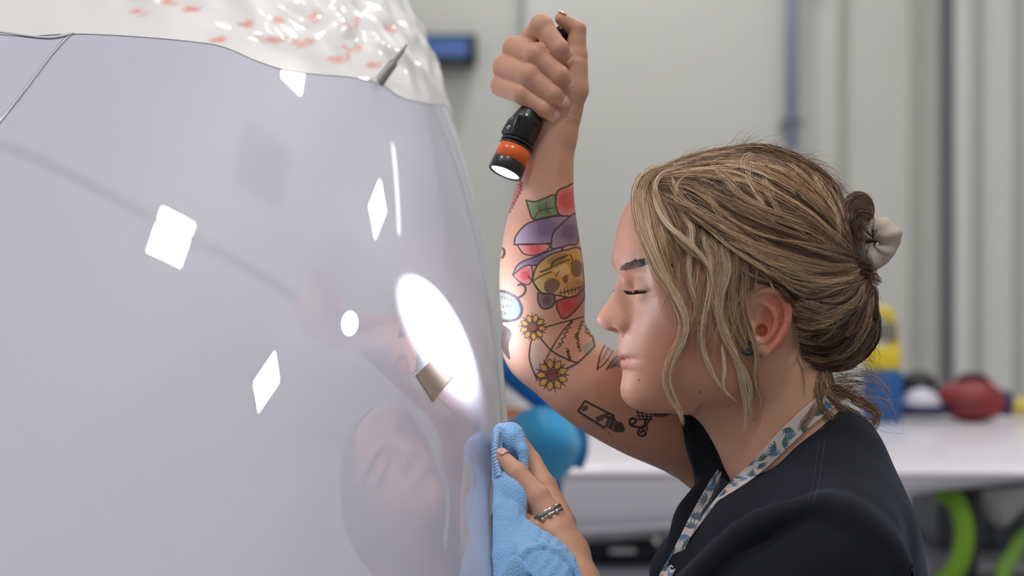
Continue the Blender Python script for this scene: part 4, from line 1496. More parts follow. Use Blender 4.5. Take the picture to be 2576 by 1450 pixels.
# lashes
rg = np.random.default_rng(11)
m_lash = simple('lash_black', srgb(18, 15, 15), .4)
for f in (lambda p: p, mirror):
    lm_ = MB()
    c = HP(1641, 722, 88)
    for i in range(90):
        t = rg.uniform(-.35, 1.1)
        dv = 15 - 5 * ((t - .2) / .95) ** 2
        p0 = lid_pt(t, dv, 45.5)
        out = p0 - c
        out[2] = 0
        out /= np.linalg.norm(out)
        ln = rg.uniform(12, 22) * (1 - .2 * abs(t))
        sdw = np.array([0, -1.0, 0]) * rg.normal() * .12
        p1 = p0 + (out * .62 + np.array([0, 0, -.34]) + sdw) * ln * .5 * S
        p2 = p0 + (out * 1.0 + np.array([0, 0, -.12]) + sdw) * ln * S * 1.0
        p3 = p0 + (out * 1.25 + np.array([0, 0, .30]) + sdw * 1.4) * ln * S * 1.1
        lm_.tube(catmull([f(p0), f(p1), f(p2), f(p3)], 7), np.linspace(1.3, .3, 7) * S, 4)
    lm_.build('eyelashes', m_lash, person)
    br = MB()
    for i in range(340):
        a = rg.uniform(18, 118)
        bc_ = np.interp(a, [15, 25, 60, 78, 100, 125], [674, 672, 660, 656, 662, 676])
        bt_ = np.interp(a, [15, 25, 60, 80, 110, 125], [6, 10, 9, 7, 3, 1])
        v = bc_ + rg.uniform(-1, 1) * bt_
        b_ = np.interp(a, [15, 40, 60, 80, 125], [28, 68, 92, 106, 128])
        # march from outside to the skin
        br.v.append((a, b_, v))
    pts = [tuple(q) for q in br.v]
    br.v = []
    br.f = []
    sel = np.where(inhead & (hv > 640) & (hv < 690) & (ha < 140) & (hb > 8) & ((BP - HC) @ HM_ < 0))[0]
    Lh = np.stack([ha[sel], hv[sel]], 1)
    for a, b_, v in pts:
        dd2 = ((Lh - (a, v)) ** 2).sum(1)
        k = sel[np.argmin(dd2)]
        if dd2.min() > 12 or a > 104:
            continue
        p0 = BP[k]
        o_ = p0 - HPa(130, 0, 700)
        o_ /= np.linalg.norm(o_)
        dr = np.array([.8, -.35, .25 if a < 70 else -.25]) + rg.normal(size=3) * .12
        dr -= o_ * (dr @ o_)
        dr /= np.linalg.norm(dr)
        ln = rg.uniform(10, 17) * S
        br.tube([f(p0), f(p0 + dr * ln * .5 + o_ * 2.6 * S), f(p0 + dr * ln + o_ * 2.2 * S)], np.array([1.2, 1.1, .4]) * S, 3)
    br.build('eyebrow', simple('brow_brown', srgb(64, 47, 39), .6, spec=.2), person)

# nails
m_nail = simple('nail_gloss', srgb(224, 168, 160), .15, coat=.8)


def nail(pts, r, facing):
    tip, pre = W(*pts[3]), W(*pts[2])
    ax_ = tip - pre
    ax_ /= np.linalg.norm(ax_)
    n_ = np.array(facing, float)
    n_ -= ax_ * (n_ @ ax_)
    n_ /= np.linalg.norm(n_)
    s_ = np.cross(ax_, n_)
    P, F = [], []
    R = r * S * 1.07
    for i, t in enumerate(np.linspace(-.25, .98, 8)):
        wd = .82 * math.sqrt(max(0.05, 1 - max(0, (t - .3) / .72) ** 2)) * math.sqrt(min(1, (t + .42) / .35))
        for j, a in enumerate(np.linspace(-1, 1, 9)):
            al_ = a * wd
            base = tip + ax_ * r * S * t * 1.05
            rr_ = R * math.sqrt(max(0.15, 1 - max(0, t) ** 2 * .62))
            P.append(base + n_ * rr_ * math.cos(al_) + s_ * R * math.sin(al_))
    for i in range(7):
        for j in range(8):
            F.append((i * 9 + j, i * 9 + j + 1, (i + 1) * 9 + j + 1, (i + 1) * 9 + j))
    o = mesh_np('fingernail', np.array(P), F, m_nail, person)
    md = o.modifiers.new('thickness', 'SOLIDIFY'); md.thickness = .0006; md.offset = 0


for nm, (pts, rr) in FINGERS.items():
    if nm != 'thumb':
        nail(pts, rr[3] * 1.03, (.45, -1, .25))
nail(FINGERS['thumb'][0], 17.5, (.2, -.2, 1))
for nm in ('ring', 'middle', 'index'):
    nail(LH[nm][0], 18.3, (.55, -.75, .55))

# ---- t-shirt
shirt = Field()
sw_ = lambda *p: W(*p)
shirt.ell(W(2065, 1335, 30), (L(225), L(330), L(215)), 0)
shirt.ell(W(2010, 1620, 30), (L(330), L(400), L(420)), L(120))
shirt.ell(W(2092, 1170, 60), (L(128), L(235), L(158)), L(80))
shirt.ell(W(1960, 1300, 70), (L(190), L(230), L(130)), L(90))


def capped(a, b, r1, r2, pc, pn, ripple=0.0):
    f_ = Field().cone(a, b, r1, r2)
    fn0 = f_.prims[0][0]
    pc = np.asarray(pc, np.float32); pn = np.asarray(pn, np.float32); pn = pn / np.linalg.norm(pn)

    def fn(p):
        return np.maximum(fn0(p), (p - pc) @ pn)
    return fn, (np.asarray(a) + b) / 2, np.linalg.norm(np.asarray(a) - b) / 2 + max(r1, r2)


fn, c_, R_ = capped(W(2010, 1215, 210), W(1700, 1085, 285), L(155), L(141), W(1716, 1105, 285), W(1690, 1115, 285) - W(1760, 1098, 285))
shirt.custom(fn, c_, R_, L(60))
shirt.chain([W(2090, 1410, -268), W(1890, 1510, -288), W(1560, 1745, -305)], [L(152), L(148), L(142)], L(70), L(30))
shirt.cone(W(2080, 1200, -40), W(2105, 1330, -220), L(120), L(125), L(70))
shirt.ell(W(1905, 1490, 130), (L(285), L(220), L(255)), L(60))
# folds
for pts, r, k in [([(2062, 1262, -330), (1960, 1290, -352), (1850, 1345, -372), (1770, 1420, -392), (1710, 1490, -400)], 10, 40),
                  ([(2070, 1268, -345), (2140, 1310, -345), (2215, 1375, -330), (2290, 1450, -300)], 14, 45),
                  ([(1790, 1220, 120), (1745, 1290, 90), (1700, 1400, 60)], 16, 40),
                  ([(1750, 1060, 180), (1770, 1130, 170), (1790, 1200, 150)], 12, 35),
                  ([(1800, 1080, 140), (1812, 1130, 130), (1830, 1185, 115)], 10, 30)]:
    A_ = catmull([W(*p) for p in pts], 9)
    rr_ = L(r) * np.sin(np.linspace(.12, math.pi - .12, 9)) + L(1.5)
    for i in range(8):
        shirt.cone(A_[i], A_[i + 1], rr_[i], rr_[i + 1], L(k * 1.3))


def fold_fn(p):
    x, y, z = p[..., 0] / S, p[..., 1] / S, p[..., 2] / S
    q = np.sin((x * .8 + z * .9) / 34 + 1.6 * np.sin(z / 90 + y / 140)) * np.sin(y / 120 + x / 170 + 1)
    return (q * 2.6 + np.sin(x / 21 - z / 57 + y / 80) * .9) * S


shirt.custom(fold_fn, W(2000, 1500, 0), 1.0, 0.0, 'd')
# neck opening
shirt.cone(HP(1980, 1098), HP(1790, 850), L(132), L(185), L(10), '-')
shirt.cone(HP(1960, 1165), HP(1850, 1040), L(118), L(150), L(10), '-')
P_, Q_ = shirt.mesh(W(1500, 1800, -480), W(2500, 900, 560) + np.array([.06, 0, .03]), .0024, 2)
m_shirt, nt, bs = new_mat('black_cotton')
bs.inputs['Base Color'].default_value = srgb(26, 28, 33)
bs.inputs['Roughness'].default_value = .85
bs.inputs['Specular IOR Level'].default_value = .2
bs.inputs['Sheen Weight'].default_value = .25
bs.inputs['Sheen Roughness'].default_value = .5
bs.inputs['Sheen Tint'].default_value = srgb(120, 130, 160)
tcn = nt.nodes.new('ShaderNodeTexCoord'); nz = nt.nodes.new('ShaderNodeTexNoise'); nz.inputs['Scale'].default_value = 700
bp = nt.nodes.new('ShaderNodeBump'); bp.inputs['Strength'].default_value = .25; bp.inputs['Distance'].default_value = .0006
nt.links.new(tcn.outputs['Object'], nz.inputs['Vector']); nt.links.new(nz.outputs['Fac'], bp.inputs['Height']); nt.links.new(bp.outputs['Normal'], bs.inputs['Normal'])
shirt_o = mesh_np('t_shirt', P_, Q_, m_shirt, person)
shirt_o['label'] = 'black cotton short sleeved t-shirt'

from mathutils.bvhtree import BVHTree
_tri = lambda Q: [tuple(int(i) for i in q) for q in Q]
bvh_shirt = BVHTree.FromPolygons([tuple(p) for p in P_.tolist()], Q_.tolist())
_hs = (project(BP[BQ].mean(1))[:, 1] < 1300) & (BP[BQ].mean(1)[:, 0] > .05)
bvh_head = BVHTree.FromPolygons(BP.tolist(), BQ[_hs].tolist())
bvh_body = bvh_head


def ray(bvh, u, v):
    d = W(u, v) - CAM
    d /= np.linalg.norm(d)
    h = bvh.ray_cast(Vector(tuple(CAM)), Vector(tuple(d)))
    return (np.array(h[0]), np.array(h[1])) if h[0] is not None else (None, None)


def on_shirt(u, v, off=1.0):
    p, n = ray(bvh_shirt, u, v)
    if p is None:
        return None
    q, _ = ray(bvh_head, u, v)
    d = p - CAM
    return p - d / np.linalg.norm(d) * off * S


# seams on the shirt
m_th = simple('shirt_thread', srgb(36, 42, 54), .8)
for pts in ([(2074, 1112), (2068, 1160), (2060, 1215), (2046, 1268)], [(2060, 1112), (2054, 1160), (2046, 1215), (2033, 1262)]):
    P3 = [on_shirt(*q, .3) for q in catmull(pts, 24)]
    P3 = np.array([p for p in P3 if p is not None])
    if len(P3) > 4:
        mesh_np('seam', *tube_arrays(P3, 1.6 * S, 6), m_th, shirt_o)
# white lettering at the lower chest
E_ = on_shirt(1682, 1432, 3)
m_print = simple('shirt_print', srgb(206, 210, 220), .7)


def stroke_letter(segs, org, ux, uy, sc):
    b_ = MB()
    for s_ in segs:
        P3 = [org + ux * a * sc + uy * c * sc for a, c in s_]
        b_.tube(P3, .13 * sc, 6)
    b_.build('letter', m_print, shirt_o)


if E_ is not None:
    q1, q2 = on_shirt(1700, 1446, 3), on_shirt(1672, 1452, 3)
    ux = (q1 - E_); ux /= np.linalg.norm(ux)
    uy = np.cross(ux, CAM - E_); uy /= np.linalg.norm(uy)
    if uy[2] < 0:
        uy = -uy
    stroke_letter([[(0, 0), (0, 1)], [(0, 1), (.6, 1)], [(0, .5), (.5, .5)], [(0, 0), (.6, 0)]], E_ - uy * 10 * S, ux, uy, 20 * S)
    stroke_letter([[(0, 0), (0, 1)]], E_ - uy * 10 * S + ux * 21 * S, ux, uy, 20 * S)

# ---- lanyard: patterned ribbon round the neck
def leaf_tint(ns, nt_, seed, length_px, width_px):
    """pale pink ribbon with blue-green leaf sprigs, drawn in ribbon coordinates"""
    rg = np.random.default_rng(seed)
    X = np.linspace(0, length_px, ns)[:, None] * np.ones((1, nt_))
    Y = np.linspace(-width_px / 2, width_px / 2, nt_)[None, :] * np.ones((ns, 1))
    c = np.ones((ns, nt_, 3)) * np.array(srgb(206, 198, 192)[:3])
    pk = (np.sin(X / 23 + seed) * .5 + .5)[..., None] * .5
    c = c * (1 - pk) + np.array(srgb(214, 180, 172)[:3]) * pk
    for k in range(int(length_px / 19)):
        cx, cy = k * 19 + rg.uniform(-4, 4), rg.uniform(-.35, .35) * width_px
        a0 = rg.uniform(0, 6.28)
        col = np.array(srgb(*[(36, 78, 104), (60, 116, 150), (44, 92, 92)][k % 3])[:3])
        for j in range(6):
            a = a0 + (j - 2.5) * .42
            lx, ly = math.cos(a), math.sin(a)
            dx, dy = X - cx, Y - cy
            s_ = dx * lx + dy * ly
            t_ = -dx * ly + dy * lx
            m = ((s_ > 0) & (s_ < 25) & (np.abs(t_) < 2.6 * np.sin(np.clip(s_ / 25, 0, 1) * math.pi)))[..., None] * .9
            c = c * (1 - m) + col * m
    return c.reshape(-1, 3)


m_lan, nt, bs = new_mat('lanyard_print')
at = nt.nodes.new('ShaderNodeAttribute'); at.attribute_name = 'tint'
nt.links.new(at.outputs['Color'], bs.inputs['Base Color'])
bs.inputs['Roughness'].default_value = .6
lan = empty('lanyard', tuple(W(1860, 1190, -80)))
lan.parent = person
lan.location = Vector(tuple(W(1860, 1190, -80))) - person.location
lan['label'] = 'pale ribbon lanyard printed with blue leaves'


def ribbon(name, left, right, seed, width_px, ns=320, nt_=26):
    A, B = catmull(left, ns), catmull(right, ns)
    t = np.linspace(0, 1, nt_)[None, :, None]
    G = A[:, None] * (1 - t) + B[:, None] * t
    ln = np.linalg.norm(np.diff(A, axis=0), axis=1).sum() / S
    i_ = np.arange(ns * nt_).reshape(ns, nt_)
    F = np.stack([i_[:-1, :-1], i_[1:, :-1], i_[1:, 1:], i_[:-1, 1:]], -1).reshape(-1, 4)
    o = mesh_np(name, G.reshape(-1, 3), F, m_lan, lan, True, leaf_tint(ns, nt_, seed, ln, width_px))
    md = o.modifiers.new('thickness', 'SOLIDIFY'); md.thickness = .0012; md.offset = 0
    return o


def nearer(u, v, off, wdef):
    best = None
    for b_ in (bvh_shirt, bvh_head):
        p, _ = ray(b_, u, v)
        if p is not None and (best is None or p[1] < best[1]):
            best = p
    if best is None:
        best = W(u, v, wdef)
    d = CAM - best
    return best + d / np.linalg.norm(d) * off * S


upper = [(2098, 962), (2062, 995), (2010, 1038), (1955, 1092), (1905, 1148), (1866, 1188), (1838, 1214), (1800, 1258), (1760, 1312), (1732, 1352)]
lower = [(2128, 1002), (2085, 1036), (2030, 1082), (1985, 1124), (1935, 1172), (1898, 1202), (1860, 1228), (1806, 1264), (1764, 1317), (1735, 1356)]
ribbon('neck_strap', [nearer(*q, 5, 20) for q in upper], [nearer(*q, 5, 20) for q in lower], 2, 52)
l1 = [(1806, 1182), (1775, 1232), (1738, 1298), (1706, 1362), (1668, 1432), (1650, 1470)]
l2 = [(1816, 1190), (1796, 1236), (1762, 1302), (1732, 1366), (1696, 1440), (1680, 1475)]
ribbon('front_strap', [nearer(*q, 5, 40) for q in l1], [nearer(*q, 5, 40) for q in l2], 7, 26)
# fine chain
m_gold = simple('chain_metal', srgb(176, 168, 150), .25, 1)
ch = MB()
for q in catmull([(1812, 1206), (1800, 1240), (1772, 1290), (1738, 1345), (1728, 1362)], 62):
    c = nearer(*q, 4, 20)
    ch.lathe(c - np.array([0, 0, 1.5 * S]), (0, 0, 1), [(0, .4 * S), (.8 * S, 1.5 * S), (1.6 * S, 1.9 * S), (2.4 * S, 1.5 * S), (3.2 * S, .4 * S)], 6)
ch.build('necklace_chain', m_gold, person)

# rings on the finger
m_sil = simple('silver', srgb(200, 198, 196), .22, 1)
fa, fb = W(*LH['ring'][0][0]), W(*LH['ring'][0][1])
fd = (fb - fa) / np.linalg.norm(fb - fa)
e1 = np.cross(fd, [0, 0, 1.0]); e1 /= np.linalg.norm(e1); e2 = np.cross(fd, e1)
fr = lambda t: L(np.interp(t, [0, 1], [LH['ring'][1][0], LH['ring'][1][1]]), -95)
for t, th in ((.52, 5.2), (.40, 3.6)):
    c = fa + (fb - fa) * t
    R = fr(t) * 1.03
    MB().tube([c + R * (math.cos(q) * e1 + math.sin(q) * e2) for q in np.linspace(0, 2 * math.pi, 49)[:-1]], th * S, 10, True).build('finger_ring', m_sil, person)
c = fa + (fb - fa) * .38
for k, q in enumerate(np.linspace(2.2, 4.2, 5)):
    dd_ = math.cos(q) * e1 + math.sin(q) * e2
    MB().lathe(c + dd_ * fr(.4) * 1.02, dd_, [(0, 4 * S), (4 * S, 6 * S), (8 * S, 5 * S), (10 * S, 2 * S)], 10).build('ring_stone', m_sil, person)

# earrings
m_plug = simple('plug_black', srgb(20, 22, 24), .25, coat=.5)
MB().lathe(ear_pt(1879, 876, 10), (-.05, -1, 0), [(-6 * S, 14 * S), (10 * S, 15 * S), (13 * S, 18 * S), (17 * S, 18 * S), (18 * S, 12 * S), (15 * S, 10 * S)], 28).build('ear_plug', m_plug, person)
for (u, v, r) in ((1916, 886, 9), (1933, 877, 10)):
    c = ear_pt(u, v, 14)
    MB().tube([c + r * S * (np.array([.25, -.5, 0]) * math.cos(q) + np.array([0, 0, 1.2]) * math.sin(q)) for q in np.linspace(0, 2 * math.pi, 29)[:-1]], 1.5 * S, 8, True).build('ear_hoop', simple('hoop_rose', srgb(214, 160, 140), .2, 1), person)

# ------------------------------------------------------------------ blue microfibre cloth
m_cl, nt, bs = new_mat('microfibre')
bs.inputs['Base Color'].default_value = srgb(138, 188, 238)
bs.inputs['Roughness'].default_value = .95
bs.inputs['Sheen Weight'].default_value = .4
tcn = nt.nodes.new('ShaderNodeTexCoord'); nz = nt.nodes.new('ShaderNodeTexVoronoi'); nz.inputs['Scale'].default_value = 620
bp = nt.nodes.new('ShaderNodeBump'); bp.inputs['Strength'].default_value = .8; bp.inputs['Distance'].default_value = .0011
nt.links.new(tcn.outputs['Object'], nz.inputs['Vector']); nt.links.new(nz.outputs['Distance'], bp.inputs['Height']); nt.links.new(bp.outputs['Normal'], bs.inputs['Normal'])
cloth = Field()
# bunched top
cloth.ell(CW(1287, 1112, -62), (L(36), L(58), L(50)), 0)
cloth.ell(CW(1262, 1100, -70), (L(26), L(52), L(36)), L(10))
cloth.chain([CW(1305, 1085, -105), CW(1316, 1135, -108), CW(1318, 1185, -95)], [L(12), L(14), L(12)], L(10), L(8))
cloth.chain([CW(1278, 1074, -98), CW(1292, 1100, -108), CW(1304, 1130, -108)], [L(10), L(12), L(9)], L(8), L(8))
cloth.chain([CW(1252, 1080, -115), CW(1250, 1130, -128), CW(1254, 1195, -128)], [L(10), L(13), L(14)], L(8), L(8))
# folds hanging down
cloth.chain([CW(1262, 1190, -110), CW(1260, 1280, -125), CW(1262, 1400, -130), CW(1268, 1520, -130)], [L(22), L(20), L(22), L(26)], L(12), L(10))
cloth.chain([CW(1296, 1206, -118), CW(1288, 1290, -128), CW(1280, 1400, -140), CW(1280, 1520, -145)], [L(26), L(24), L(22), L(24)], L(9), L(10))
cloth.chain([CW(1320, 1222, -110), CW(1322, 1245, -112), CW(1308, 1300, -122), CW(1298, 1340, -132)], [L(12), L(13), L(14), L(12)], L(10), L(8))
cloth.ell(CW(1280, 1210, -100), (L(42), L(40), L(16)), L(10))
for x0, x1, dz in ((1250, 1252, -138), (1268, 1266, -146), (1284, 1276, -152), (1302, 1290, -146)):
    cloth.chain([CW(x0, 1212, dz + 14), CW((x0 + x1) / 2 + 3, 1300, dz), CW(x1, 1420, dz - 4), CW(x1 + 2, 1520, dz - 4)], [L(6), L(7), L(7), L(7)], L(7), L(5))
for k in range(6):
    cloth.cone(CW(1286 + k * 7, 1204 + k * 4, -142 + k * 3), CW(1290 + k * 6, 1240 + k * 2, -146 + k * 3), L(5), L(4), L(5))
cloth.ell(CW(1296, 1478, -146), (L(30), L(22), L(75)), L(12))
# draped corner
def slab(rails, r, k=6):
    R = np.array([catmull([CW(*p) for p in q], 9) for q in rails])
    G = np.array([catmull(R[:, i], 9) for i in range(9)])
    for i in range(9):
        for j in range(8):
            cloth.cone(G[i, j], G[i, j + 1], L(r), L(r), L(k))
    for i in range(8):
        for j in range(9):
            cloth.cone(G[i, j], G[i + 1, j], L(r), L(r), L(k))


slab([[(1247, 1194, -122), (1268, 1190, -140), (1292, 1194, -150), (1312, 1206, -140), (1328, 1224, -125)], [(1248, 1216, -135), (1270, 1214, -156), (1294, 1220, -165), (1314, 1232, -156), (1328, 1242, -138)], [(1250, 1240, -136), (1272, 1244, -150), (1292, 1250, -158), (1308, 1262, -150), (1320, 1276, -136)]], 4.5, 4)
slab([[(1308, 1300, -130), (1350, 1332, -150), (1400, 1362, -150), (1440, 1405, -140), (1482, 1490, -120)],
      [(1298, 1345, -140), (1330, 1380, -172), (1380, 1400, -185), (1420, 1440, -180), (1450, 1520, -165)],
      [(1290, 1400, -140), (1312, 1425, -160), (1350, 1450, -178), (1390, 1490, -180), (1410, 1540, -175)]], 6.5)
cloth.chain([CW(1296, 1310, -138), CW(1300, 1370, -158), CW(1312, 1398, -172), CW(1330, 1382, -182), (CW(1365, 1372, -190)), CW(1410, 1388, -190), CW(1445, 1425, -180), CW(1470, 1480, -165)], [L(9), L(11), L(10), L(9), L(8), L(8), L(8), L(8)], L(10), L(8))
P_, Q_ = cloth.mesh(W(1180, 1540, -430), W(1560, 1000, 140) + np.array([.01, .03, .02]), .0016, 2)
cl_o = mesh_np('polishing_cloth', P_, Q_, m_cl)
tag(cl_o, 'light blue microfibre cloth bunched against the white shell', 'cloth')
# plaited hem
hm = MB()
for i, t in enumerate(np.linspace(0, 1, 15)):
    p = catmull([CW(1252, 1088, -132), CW(1247, 1120, -146), CW(1249, 1160, -148), CW(1256, 1196, -146)], 15)[i]
    for sg in (-1, 1):
        hm.tube([p + np.array([-sg * 9, 0, -4]) * S, p + np.array([0, -5, 3]) * S, p + np.array([sg * 3, -4, 5]) * S], np.array([3.2, 4.6, 2.4]) * S, 7)
hm.build('plaited_hem', simple('hem_pale', srgb(166, 204, 244), .9), cl_o)
# ------------------------------------------------------------------ hair
hp_ = lambda P: np.stack([1450 + np.asarray(P, float)[..., 0] / 1.908, 340 + np.asarray(P, float)[..., 1] / 1.908], -1)
cap = Field()
cap.ell(HP(1852, 622), np.array((302, 217, 246)) * S, 0, '+', HROT)
cap.ell(HP(1735, 560), np.array((150, 165, 128)) * S, 50 * S, '+', HROT)
cap.ell(HP(2085, 800), np.array((108, 130, 160)) * S, 70 * S, '+', HROT)
HL = np.array([(1590, 300), (1622, 440), (1640, 505), (1680, 556), (1720, 610), (1760, 668), (1830, 716), (1900, 722), (1975, 745), (2000, 800), (2004, 870), (2020, 930), (2060, 956), (2110, 945), (2300, 930), (2300, 250), (1590, 250)], float)
HLa = HL.copy()
_h3 = np.array([HP(u, v, 150) for u, v in HL])
HLa[:, 0], _, HLa[:, 1] = head_local(_h3)


def region(p):
    a, b, v = head_local(p)
    d = np.full(a.shape, 1e9, np.float32)
    ins = np.zeros(a.shape, bool)
    for (x1, y1), (x2, y2) in zip(HLa, np.roll(HLa, -1, 0)):
        ex, ey = x2 - x1, y2 - y1
        t = np.clip(((a - x1) * ex + (v - y1) * ey) / (ex * ex + ey * ey), 0, 1)
        d = np.minimum(d, np.hypot(a - x1 - t * ex, v - y1 - t * ey))
        if y1 != y2:
            ins ^= ((y1 > v) != (y2 > v)) & (a < (x2 - x1) * (v - y1) / (y2 - y1) + x1)
    return np.where(ins, d, -d) * S                 # subtracting needs the outside negative


cap.custom(region, HP(1880, 640), 1.0, 14 * S, '-' if False else 'x')
_ev0 = Field.evaluate


def _ev(self, pts, centers, hd):
    xs = [q for q in self.prims if q[4] == 'x']
    rest = self.prims
    self.prims = [q for q in rest if q[4] != 'x']
    d = _ev0(self, pts, centers, hd)
    self.prims = rest
    for fn, c, R, k, op in xs:
        e = -fn(pts).astype(np.float32)
        h = np.maximum(k - np.abs(d - e), 0) / k
        d = np.maximum(d, e) + h * h * k * .25
    return d


Field.evaluate = _ev
cP, cQ = cap.mesh(HP(1560, 1020, 320), mirror(HP(2330, 320, 380)) + np.array([0, .03, 0]), .003, 2)
Field.evaluate = _ev0
m_cap = simple('hair_base', srgb(88, 68, 50), .75, noise=.25, scale=300)
hair_o = mesh_np('hair', cP, cQ, m_cap, person)
hair_o['label'] = 'dark blonde highlighted hair pinned up at the back'
bvh_cap = BVHTree.FromPolygons(cP.tolist(), cQ.tolist())

# depth of the nearest surface under the hair, per photograph pixel
GU = np.arange(1540, 2332, 4); GVv = np.arange(330, 1136, 4)
WM = np.full((len(GVv), len(GU)), np.nan)
for i, v in enumerate(GVv):
    for j, u in enumerate(GU):
        best = None
        for b_ in (bvh_cap, bvh_head):
            p, _ = ray(b_, u, v)
            if p is not None and (best is None or p[1] < best):
                best = p[1]
        if best is not None:
            WM[i, j] = best / S
for _ in range(200):
    nan = np.isnan(WM)
    if not nan.any():
        break
    pad = np.pad(WM, 1, constant_values=np.nan)
    st_ = np.stack([pad[:-2, 1:-1], pad[2:, 1:-1], pad[1:-1, :-2], pad[1:-1, 2:]])
    ok = ~np.isnan(st_)
    s_ = np.where(ok, st_, 0).sum(0) / np.maximum(ok.sum(0), 1)
    WM = np.where(nan & ok.any(0), s_, WM)
# soften so that strands bridge dips
for _ in range(3):
    pad = np.pad(WM, 1, mode='edge')
    av = (pad[:-2, 1:-1] + pad[2:, 1:-1] + pad[1:-1, :-2] + pad[1:-1, 2:]) / 4
    WM = np.minimum(WM, av)


def wmap(uv):
    x = np.clip((uv[..., 0] - GU[0]) / 4, 0, len(GU) - 1.001); y = np.clip((uv[..., 1] - GVv[0]) / 4, 0, len(GVv) - 1.001)
    i, j = y.astype(int), x.astype(int)
    fy, fx = y - i, x - j
    return WM[i, j] * (1 - fy) * (1 - fx) + WM[i, j + 1] * (1 - fy) * fx + WM[i + 1, j] * fy * (1 - fx) + WM[i + 1, j + 1] * fy * fx


hr = np.random.default_rng(21)
PAL = {'dark': (70, 51, 40), 'brown': (104, 79, 61), 'mid': (140, 111, 86), 'ash': (162, 134, 108), 'light': (196, 165, 128), 'blond': (236, 209, 168), 'pale': (246, 229, 202)}
PALL = {k: np.array(srgb(v[0], v[1] * .965, v[2] * .97)[:3]) for k, v in PAL.items()}


def resample(P, m):
    """spline through P, then even spacing"""
    q = catmull(P, m * 6)
    s_ = np.concatenate([[0], np.cumsum(np.linalg.norm(np.diff(q, axis=0), axis=1))])
    t = np.linspace(0, s_[-1], m)
    return np.stack([np.interp(t, s_, q[:, k]) for k in range(q.shape[1])], 1)


class Strands:
    def __init__(self):
        self.P, self.R, self.C = [], [], []

    def add(self, P3, rad, col):
        """P3 (n, m, 3) world, rad (n, m), col (n, m, 3)"""
        self.P.append(P3); self.R.append(rad); self.C.append(col)

    def build(self, name, mat, parent):
        V, F, Cc = [], [], []
        n0 = 0
        for P, R, C in zip(self.P, self.R, self.C):
            n, m, _ = P.shape
            T = np.gradient(P, axis=1)
            T /= np.linalg.norm(T, axis=2, keepdims=True) + 1e-12
            vd = P - CAM
            vd /= np.linalg.norm(vd, axis=2, keepdims=True)
            e1 = np.cross(T, vd); e1 /= np.linalg.norm(e1, axis=2, keepdims=True) + 1e-9
            e2 = np.cross(T, e1)
            ring = np.stack([P + R[..., None] * (math.cos(a) * e1 + math.sin(a) * e2) for a in (0.5, 0.5 + 2.094, 0.5 + 4.189)], 2)
            V.append(ring.reshape(-1, 3))
            Cc.append(np.repeat(C[:, :, None], 3, 2).reshape(-1, 3))
            i_ = n0 + np.arange(n * m * 3).reshape(n, m, 3)
            f = np.stack([i_[:, :-1], np.roll(i_[:, :-1], -1, 2), np.roll(i_[:, 1:], -1, 2), i_[:, 1:]], -1).reshape(-1, 4)
            F.append(f)
            n0 += n * m * 3
        return mesh_np(name, np.vstack(V), np.vstack(F), mat, parent, True, np.clip(np.vstack(Cc), 0, 1))


def colour(n, names, weights, m, root=.75, tip=1.08, jit=.12):
    k = hr.choice(len(names), n, p=np.array(weights) / sum(weights))
    c = np.array([PALL[q] for q in names])[k]
    c = c * (1 + hr.normal(size=(n, 1)) * jit)
    g = np.linspace(root, tip, m)[None, :, None]
    return np.clip(c[:, None] * g, 0.003, 1)


def sheet(acc, guides, n, nclump, names, weights, lift=(3, 14), spread=.10, m=18, rad=.85, wob=4.0, trim=.12, srange=None, root=.78, tip=1.08):
    G = np.array([resample(hp_(g), 48) for g in guides])
    g = len(G)
    lo, hi = (0, g - 1) if srange is None else srange
    sc_ = hr.uniform(lo, hi, nclump)
    cid = hr.integers(0, nclump, n)
    s_ = np.clip(sc_[cid] + hr.normal(size=n) * spread, lo, hi)
    t0 = hr.uniform(0, trim, n); t1 = 1 - hr.uniform(0, trim, n) ** 1
    tt = t0[:, None] + (t1 - t0)[:, None] * np.linspace(0, 1, m)[None]
    i = np.minimum(s_.astype(int), g - 2); f = (s_ - i)[:, None, None]
    x = tt * 47; k = np.minimum(x.astype(int), 46); fx = (x - k)[..., None]
    A = G[i[:, None], k] * (1 - fx) + G[i[:, None], k + 1] * fx
    B = G[i[:, None] + 1, k] * (1 - fx) + G[i[:, None] + 1, k + 1] * fx
    uv = A * (1 - f) + B * f
    tg = np.gradient(uv, axis=1); tg /= np.linalg.norm(tg, axis=2, keepdims=True) + 1e-9
    nm = np.stack([-tg[..., 1], tg[..., 0]], -1)
    cph = hr.uniform(0, 6.28, nclump)[cid][:, None]; cfr = hr.uniform(.7, 1.7, nclump)[cid][:, None]; cam_ = hr.normal(size=nclump)[cid][:, None]
    w_ = wob * cam_ * np.sin(tt * 6.28 * cfr + cph) + .35 * wob * np.sin(tt * 6.28 * hr.uniform(1, 3, (n, 1)) + hr.uniform(0, 6.28, (n, 1))) + hr.normal(size=(n, 1)) * 1.2
    uv = uv + nm * w_[..., None]
    cl = hr.uniform(*lift, nclump)[cid][:, None]
    lf = cl + hr.normal(size=(n, 1)) * 2.5 + 2.0 * np.sin(tt * 5 + cph)
    lf = np.maximum(lf, 1.5)
    w = wmap(uv) - lf
    P3 = uvw(uv, w)
    cc = colour(nclump, names, weights, m, root, tip)[cid] * (1 + hr.normal(size=(n, 1, 1)) * .10)
    r = rad * S * (1 - .75 * np.abs(np.linspace(-1, 1, m))[None] ** 4) * hr.uniform(.7, 1.25, (n, 1))
    acc.add(P3, r, cc)


def uvw(uv, w):
    k = 1 + w * S / D
    return np.stack([(uv[..., 0] - 1288) * S * k, w * S, (725 - uv[..., 1]) * S * k], -1)


